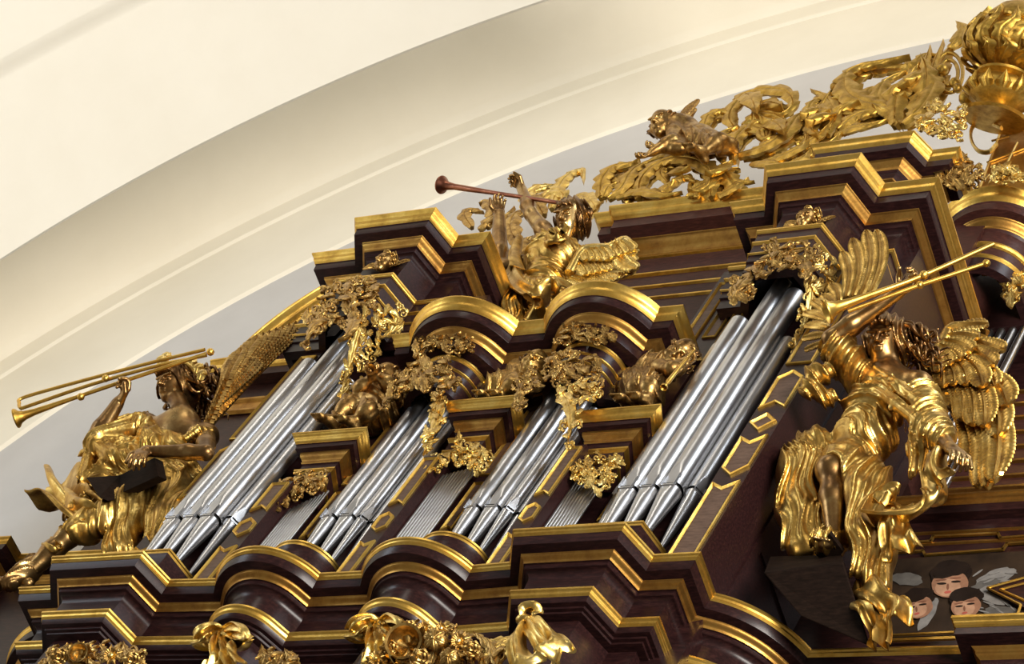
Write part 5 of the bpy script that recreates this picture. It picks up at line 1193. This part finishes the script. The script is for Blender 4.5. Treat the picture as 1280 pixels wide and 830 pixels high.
c1 = ((.6, .1, .8), 46, .018, 1.2)
putto('putto', 'brown gilt putto in robes seated at the left, pointing a horn at the viewer', 'figure', dict(hd=J(482, 474, 6.76), ch=J(474, 495, 6.82), pe=J(466, 522, 6.86), sR=J(458, 492, 6.80), eR=J(449, 486, 6.70), wR=J(462, 474, 6.66), sL=J(488, 496, 6.80), eL=J(490, 482, 6.72), wL=J(472, 470, 6.66),
    kR=J(437, 505, 6.74), aR=J(418, 526, 6.76), kL=J(462, 512, 6.72), aL=J(446, 528, 6.76)), (-.2, -.9, -.3), (.1, -.1, 1), .80, cloth=[
    (J(474, 495, 6.80), J(468, 515, 6.82), .10, .115, c1), (J(466, 515, 6.82), J(440, 506, 6.76), .10, .065, c1), (J(438, 506, 6.75), J(424, 526, 6.78), .062, .055, c1), (J(468, 515, 6.80), J(462, 512, 6.74), .10, .065, c1), (J(462, 512, 6.74), J(450, 528, 6.78), .065, .05, c1), (J(488, 500, 6.84), J(486, 522, 6.88), .07, .06, c1)], wings=[(J(490, 488, 6.86), J(502, 500, 6.86), .03), (J(488, 492, 6.86), J(498, 512, 6.86), .03)])
trumpet('horn', 'short brown horn with round bell held by the seated putto at the left', CARVE, J(463, 462, 6.58), [J(463, 462, 6.58), J(468, 468, 6.66), J(474, 474, 6.72)], .034, .012)
c2 = ((.9, .1, .3), 44, .018, 1.2)
putto('putto', 'reddish brown putto crouching between the two round turrets, half hidden', 'figure', dict(hd=J(668, 455, 6.74), ch=J(656, 468, 6.80), pe=J(640, 486, 6.84), sR=J(646, 462, 6.78), eR=J(640, 472, 6.72), wR=J(650, 480, 6.68), sL=J(666, 472, 6.78), eL=J(672, 480, 6.72), wL=J(664, 486, 6.70),
    kR=J(622, 480, 6.74), aR=J(616, 496, 6.78), kL=J(640, 482, 6.70), aL=J(634, 496, 6.76)), (.4, -.8, -.3), (.2, -.1, 1), .72, cloth=[
    (J(656, 468, 6.80), J(642, 484, 6.82), .10, .12, c2), (J(642, 484, 6.82), J(624, 482, 6.76), .10, .08, c2), (J(624, 482, 6.76), J(616, 494, 6.78), .08, .06, c2), (J(642, 484, 6.78), J(638, 492, 6.76), .09, .07, c2)], mat=CARVE)
putto('putto', 'brown gilt figure crouching left of the right tower, blowing a slender shawm', 'figure', dict(hd=J(850, 444, 6.76), ch=J(820, 464, 6.80), pe=J(800, 490, 6.84), sR=J(812, 458, 6.76), eR=J(838, 462, 6.68), wR=J(850, 458, 6.68), sL=J(826, 456, 6.84), eL=J(846, 462, 6.72), wL=J(856, 452, 6.70),
    kR=J(812, 482, 6.70), aR=J(812, 500, 6.74), kL=J(796, 482, 6.72), aL=J(792, 502, 6.76)), (.3, -.6, -.6), (.6, -.3, .6), .80, cloth=[
    (J(820, 464, 6.80), J(802, 488, 6.82), .11, .135, c2), (J(802, 486, 6.80), J(812, 480, 6.72), .11, .075, c2), (J(812, 480, 6.72), J(813, 494, 6.74), .075, .06, c2), (J(800, 484, 6.78), J(794, 498, 6.78), .10, .08, c2), (J(806, 460, 6.74), J(838, 452, 6.76), .055, .05, c2)], hairs=14)
trumpet('shawm', 'slender gilt shawm blown by the crouching figure left of the right tower', GOLD, J(830, 484, 6.60), [J(830, 484, 6.60), J(852, 456, 6.62), J(868, 437, 6.66)], .020, .010)
pc = putto('flying_cherub', 'small naked gilt cherub with one raised wing lying on the openwork crest', 'figure', dict(hd=J(829, 157, 7.02), ch=J(852, 164, 7.10), pe=J(874, 178, 7.14), sR=J(846, 156, 7.04), eR=J(840, 176, 6.98), wR=J(816, 190, 6.98), sL=J(858, 162, 7.10), eL=J(852, 186, 7.02), wL=J(828, 186, 7.0),
    kR=J(898, 176, 7.06), aR=J(880, 190, 7.04), kL=J(900, 186, 7.12), aL=J(918, 180, 7.14)), (-.15, -.85, -.5), (-.2, -.15, .97), .92, h=.0068, cloth=[(J(866, 176, 7.08), J(888, 182, 7.06), .10, .07, ((1, 0, .3), 44, .02, 1))], wings=[(J(858, 158, 7.14), J(872, 125, 7.16), .05), (J(862, 160, 7.14), J(868, 136, 7.16), .045), (J(854, 156, 7.14), J(864, 140, 7.14), .04)], hairs=30)
def cherub_head(q, y, s, label):
    c = J(q[0], q[1], y); root = empty('cherub_head', c); tag(root, label, 'carving', 'winged cherub heads on the towers')
    def par(o): o.parent = root; o.matrix_parent_inverse = Matrix.Translation(-Vector(root.location)); return o
    S = Sculpt(*bbox_of([c], .17 * s), .0042); head(S, c, (-.1, -.9, -.45), (0, -.3, 1), s, True); par(S.mesh('face', PUTTO))
    mb = MB(); curls(mb, c, (-.1, -.9, -.45), (0, -.3, 1), s * 1.12, 26, 8, .05, .3, .02, (0, .2, .2)); par(mb.build('hair', CARVE, angle=70))
    mb = MB()
    for e in (-1, 1):
        for i in range(5): a = c + Vector((e * .07 * s, .02, -.03 * s)); feather(mb, a, a + Vector((e * (.19 - .02 * i) * s, -.01 * i, (.10 - .055 * i) * s)), (0, -1, -.2), .028 * s, .12 * e, 4)
    par(mb.build('wings', CARVE, angle=50))
cherub_head((481, 329), 6.62, .62, 'winged cherub head on the frieze of the left corner tower')
cherub_head((1009, 275), 6.65, .62, 'winged cherub head on the frieze of the right corner tower')
# ================================================================ painting on the parapet
PY = 7.352
def flat_shape(root, pts, col, name, y, rough=.55):
    m = MATC.get(col)
    if m is None:
        m, nt, b = _mat('oil_paint_%d' % len(MATC)); n = _noise(nt, 14, 5, .65)
        r_ = _ramp(nt, n.outputs['Fac'], [(.3, tuple(c * .7 for c in col)), (.7, tuple(min(1, c * 1.15) for c in col))]); nt.links.new(r_.outputs['Color'], b.inputs['Base Color']); b.inputs['Roughness'].default_value = rough; b.inputs['Specular IOR Level'].default_value = .1; MATC[col] = m
    mb = MB(); P = [atY(a, b2, y) for a, b2 in pts]; mb.prism(P, (0, .002, 0)); mb.build(name, m, root, smooth=False)
MATC = {}
def blob(cx, cy, rx, ry, rot=0, n=22, wob=0.0, seed=0):
    R = random.Random(seed); a0 = radians(rot); out = []
    for i in range(n):
        a = 2 * pi * i / n; k = 1 + R.uniform(-wob, wob); x = rx * cos(a) * k; y = ry * sin(a) * k
        out.append((cx + x * cos(a0) - y * sin(a0), cy + x * sin(a0) + y * cos(a0)))
    return out
P0 = [atY(a, b, PY) for a, b in ((1100, 700), (1290, 688), (1290, 790), (1100, 797))]
pt = MB(); pt.prism([P0[0], P0[1], P0[2], P0[3]], (0, .006, 0)); m, nt, b = _mat('dark_painted_ground'); n = _noise(nt, 5, 5, .6)
r_ = _ramp(nt, n.outputs['Fac'], [(.3, (.010, .006, .004)), (.7, (.032, .019, .011))]); nt.links.new(r_.outputs['Color'], b.inputs['Base Color']); b.inputs['Roughness'].default_value = .6; b.inputs['Specular IOR Level'].default_value = .1
paint = pt.build('painted_panel', m, smooth=False); tag(paint, 'dark painted parapet panel showing three winged cherub faces', 'painting')
flesh = (.22, .11, .065); fl2 = (.32, .18, .11); dk = (.012, .007, .005); wing = (.085, .078, .07); wg2 = (.16, .15, .14); lipc = (.30, .07, .05); shd = (.14, .06, .035)
for i, (cx, cy, rx, ry, rot) in enumerate(((1244, 722, 26, 9, -20), (1236, 732, 22, 8, -10), (1246, 744, 24, 11, 10), (1134, 724, 20, 8, 5), (1160, 768, 7, 22, 30), (1252, 765, 22, 8, 5))):
    flat_shape(paint, blob(cx, cy, rx, ry, rot, 22, .12, i), wing if i % 2 else wg2, 'painted_wing', PY - .003 - i * .0004)
for i in range(14): flat_shape(paint, blob(1222 + (i % 7) * 7, 716 + (i // 7) * 38 + (i % 3) * 5, 8, 1.0, -35 + i * 6, 10), wg2, 'painted_feather', PY - .0062)
for k, (cx, cy, s, rot) in enumerate(((1187, 728, 1.0, -8), (1147, 757, .82, -14), (1207, 756, .82, -12))):
    T = lambda x, y: (cx + (x * cos(radians(rot)) - y * sin(radians(rot))) * s, cy + (x * sin(radians(rot)) + y * cos(radians(rot))) * s)
    e = lambda x, y, rx, ry, r2=0, w=0, sd=0: blob(*T(x, y), rx * s, ry * s, rot + r2, 24, w, sd); y0 = PY - .007 - k * .004
    flat_shape(paint, e(3, -11, 26, 16, 0, .08, k), dk, 'painted_hair', y0); flat_shape(paint, e(0, 2, 23, 17, 0, .02, k), flesh, 'painted_face', y0 - .0008); flat_shape(paint, e(-3, 6, 16, 11), fl2, 'painted_cheek', y0 - .0012)
    flat_shape(paint, e(4, -14, 24, 7, -6, .12, k + 5), dk, 'painted_fringe', y0 - .0016)
    for ex in (-10, 8): flat_shape(paint, e(ex, 0, 6, 1.4, 6), dk, 'painted_eye', y0 - .002); flat_shape(paint, e(ex, -4.5, 7, 1.0, 4), shd, 'painted_brow', y0 - .002)
    flat_shape(paint, e(-3, 5, 1.6, 4, 10), shd, 'painted_nose', y0 - .002); flat_shape(paint, e(-4, 11.5, 4.5, 1.6), lipc, 'painted_mouth', y0 - .002)
# ================================================================ ribbons, fruit and flower garlands hanging from the lower cornice
GY = 6.50
def grp(x, y, dy=0): return J(x, y, GY + dy)
def bow(label, q, s, seed):
    r = empty('ribbon_bow', grp(*q)); tag(r, label, 'bow', 'carved bows on the lower garlands'); x, y = q
    def par(o): o.parent = r; o.matrix_parent_inverse = Matrix.Translation(-Vector(r.location)); return o
    mb = MB(); mb.ball(grp(x, y), .035 * s, 12, (1, .8, .8)); mb.ball(grp(x + 3 * s, y - 3 * s, -.01), .022 * s, 10); par(mb.build('knot', CARVE_B))
    for sg in (-1, 1):
        mb = MB(); ribbon(mb, [grp(x + sg * 3 * s, y), grp(x + sg * 14 * s, y - 7 * s, -.04), grp(x + sg * 30 * s, y - 2 * s, -.06), grp(x + sg * 36 * s, y + 10 * s, -.03), grp(x + sg * 22 * s, y + 14 * s, .01), grp(x + sg * 5 * s, y + 4 * s, 0)], (0, -1, .3), (.08 * s, .10 * s), .022, 4, .006, 60, 15, .4, .2, seed); par(mb.build('loop', CARVE_B, angle=70))
        mb = MB(); ribbon(mb, [grp(x + sg * 2, y + 3 * s), grp(x + sg * 8 * s, y + 18 * s, -.03), grp(x + sg * 5 * s, y + 34 * s, -.03), grp(x + sg * 16 * s, y + 52 * s, -.02)], (1, 0, .3), (.06 * s, .15 * s), .030, 5, .006, 50, 17, .4, .2, seed + 1); par(mb.build('tail', CARVE_B, angle=70))
bow('carved gilt ribbon bow under the left round turret', (278, 792), .85, 1); bow('carved gilt ribbon bow at the left end of the flower garland', (473, 782), .9, 2)
def half_bow():
    r = empty('ribbon_drape', grp(665, 780)); tag(r, 'carved gilt knotted drape hanging at the right end of the flower garland', 'drapery'); 
    def par(o): o.parent = r; o.matrix_parent_inverse = Matrix.Translation(-Vector(r.location)); return o
    mb = MB(); mb.ball(grp(655, 775), .04, 12, (1.1, .8, .7)); ribbon(mb, [grp(652, 775), grp(656, 762, -.03), grp(668, 760, -.03), grp(668, 768, 0)], (.4, -1, .2), (.05, .06), .012, 2, .006, 24, 9, .3, .3); par(mb.build('knot', CARVE_B, angle=70))
    mb = MB()
    for pts, w in (([grp(656, 778), grp(670, 792, -.04), grp(682, 808, -.05), grp(676, 820, -.04)], (.06, .14)), ([grp(660, 776), grp(680, 782, -.03), grp(692, 800, -.04), grp(694, 816, -.02)], (.05, .14)), ([grp(652, 780), grp(644, 800, -.05), grp(648, 822, -.06), grp(660, 836, -.04)], (.05, .15))): ribbon(mb, pts, (1, 0, -.3), w, .03, 3, .007, 40, 13, .3, .7)
    par(mb.build('fold', CARVE_B, angle=70))
half_bow()
def flower(q, rad, kind, label, grpname):
    c = grp(*q, -.03); k = .012; R = rad; mb = MB(); N = unit((.25, -.8, -.5)); u = N.orthogonal().normalized(); w = N.cross(u)
    r = empty('carved_flower' if kind != 'fruit' else 'carved_fruit', c); tag(r, label, 'flower' if kind != 'fruit' else 'fruit', grpname)
    def par(o): o.parent = r; o.matrix_parent_inverse = Matrix.Translation(-Vector(r.location)); return o
    if kind == 'rose':
        for ring_, (cnt, rr, ln, cu) in enumerate(((7, .35, 1.0, .55), (5, .2, .75, .9), (4, .08, .5, 1.3))):
            for i in range(cnt):
                a = 2 * pi * i / cnt + ring_ * .5; d = u * cos(a) + w * sin(a); leaf(mb, [c + d * R * rr, c + d * R * (rr + ln * .4) + N * R * .15 * cu, c + d * R * (rr + ln * .55) + N * R * .55 * cu], N, R * .48, 0, lift=.2, curl=.5)
        par(mb.build('petals', CARVE, angle=60)); m2 = MB(); m2.ball(c + N * R * .3, R * .28, 10); par(m2.build('centre', CARVE_B))
    elif kind == 'daisy':
        for i in range(9):
            a = 2 * pi * i / 9; d = u * cos(a) + w * sin(a); leaf(mb, [c + d * R * .15, c + d * R * .6 + N * R * .2, c + d * R], N, R * .26, 0)
        par(mb.build('petals', CARVE, angle=60)); m2 = MB(); m2.ball(c + N * R * .15, R * .3, 10); par(m2.build('centre', CARVE_B))
    elif kind == 'cup':
        lathe(mb, c - N * R * .5, N, [(.001, 0), (R * .6, R * .1), (R * .95, R * .55), (R * 1.0, R * 1.0), (R * 1.08, R * 1.12), (R * .92, R * 1.08), (R * .86, R * .6), (R * .6, R * .18), (R * .25, R * .10), (.001, R * .12)], 20)
        for i in range(6):
            a = 2 * pi * i / 6; d = u * cos(a) + w * sin(a); leaf(mb, [c - N * R * .5, c + d * R * .95 - N * R * .1, c + d * R * 1.15 + N * R * .6], d, R * .5, 0)
        par(mb.build('petals', CARVE, angle=60))
    else:
        mb.ball(c, R * .8, 14, (1, 1, .85)); 
        for i in range(6):
            a = 2 * pi * i / 6; d = u * cos(a) + w * sin(a); leaf(mb, [c + N * R * .75, c + d * R * .6 + N * R * .5, c + d * R * .85], N, R * .25, 3)
        par(mb.build('fruit_skin', CARVE, angle=60)); m2 = MB(); m2.ball(c + N * R * .85, R * .12, 8); par(m2.build('stalk', CARVE_B))
GN = 'flowers and fruit of the middle garland'
for q, rad, kd, lb in (((508, 806), .085, 'cup', 'largest open cup flower carved in the middle of the garland'), ((546, 803), .075, 'fruit', 'round ribbed carved fruit right of the cup flower'), ((487, 812), .055, 'rose', 'small carved rose left of the cup flower'), ((530, 786), .045, 'daisy', 'small carved daisy above the cup flower, against the gilt arc'),
    ((574, 802), .055, 'daisy', 'carved daisy right of the ribbed fruit'), ((590, 812), .05, 'rose', 'small carved rose at the right end of the garland'), ((512, 784), .04, 'rose', 'tiny carved rose at the top of the garland'), ((552, 786), .04, 'daisy', 'tiny carved daisy at the top right of the garland'), ((525, 824), .06, 'rose', 'carved rose at the bottom edge of the garland'), ((563, 824), .06, 'fruit', 'carved fruit at the bottom edge of the garland'), ((470, 824), .05, 'daisy', 'carved daisy at the lower left of the garland')):
    flower(q, rad, kd, lb, GN)
pl = FY(GY + .03)
carving('garland_leaves', 'brown gilt carved leaves behind the flowers of the middle garland', 'carving', CARVE, pl, [('F', [(458, 838), (466, 800), (500, 782), (560, 785), (600, 800), (632, 812), (625, 838)], 40, 24, 8, 201, .1)])
carving('garland_leaves', 'carved leaf sprig hanging under the cornice between garland and knotted drape', 'carving', CARVE_B, pl, [('S', [([(640, 800), (622, 812), (606, 826), (600, 840)], 12, 5), ([(645, 806), (630, 822), (622, 840)], 10, 4), ([(640, 798), (616, 806), (604, 816)], 9, 4)])])
carving('leaf_tuft', 'small brown leaf tuft at the bottom edge between the two bows', 'carving', CARVE, pl, [('F', [(322, 838), (328, 822), (350, 816), (372, 822), (380, 838)], 14, 16, 7, 202, .1)])
flower((75, 822), .06, 'rose', 'carved rose at the bottom left, leftmost of the lower left garland', 'flowers of the lower left garland'); flower((100, 818), .05, 'cup', 'carved cup flower beside the leftmost rose of the lower left garland', 'flowers of the lower left garland'); flower((140, 820), .06, 'daisy', 'carved daisy in the lower left garland', 'flowers of the lower left garland'); flower((165, 826), .055, 'rose', 'carved rose at the right end of the lower left garland', 'flowers of the lower left garland')
carving('garland_leaves', 'brown gilt carved leaves of the lower left garland', 'carving', CARVE, pl, [('F', [(52, 838), (62, 818), (95, 808), (120, 815), (150, 808), (180, 820), (192, 838)], 22, 18, 7, 203, .15)])
# ================================================================ everything joined to the case is a part of it
root = empty('organ_case'); root.name = 'organ_case'
case.name = 'case_body'; case.name = 'case_body'
PARTS = ('case_body', 'organ_ledge', 'pipe_toe_board', 'pipe_field_stile', 'tower_entablature', 'turret_cornice', 'turret_head', 'field_cornice', 'upper_cornice', 'upper_case', 'tower_pedestal', 'curved_pediment',
         'left_wing_cornice', 'parapet', 'right_cornice_block', 'central_bay_cornice', 'central_case', 'bay_base', 'thin_pipe_rail')
for o in list(bpy.data.objects):
    if o.parent is None and o.name.split('.')[0] in PARTS:
        o.parent = root
        for k in ('category', 'kind', 'group', 'label'):
            if k in o: del o[k]
root.name = 'organ_case'
tag(root, 'dark mahogany baroque organ case with gilt mouldings that carries all the pipes', 'organ case')
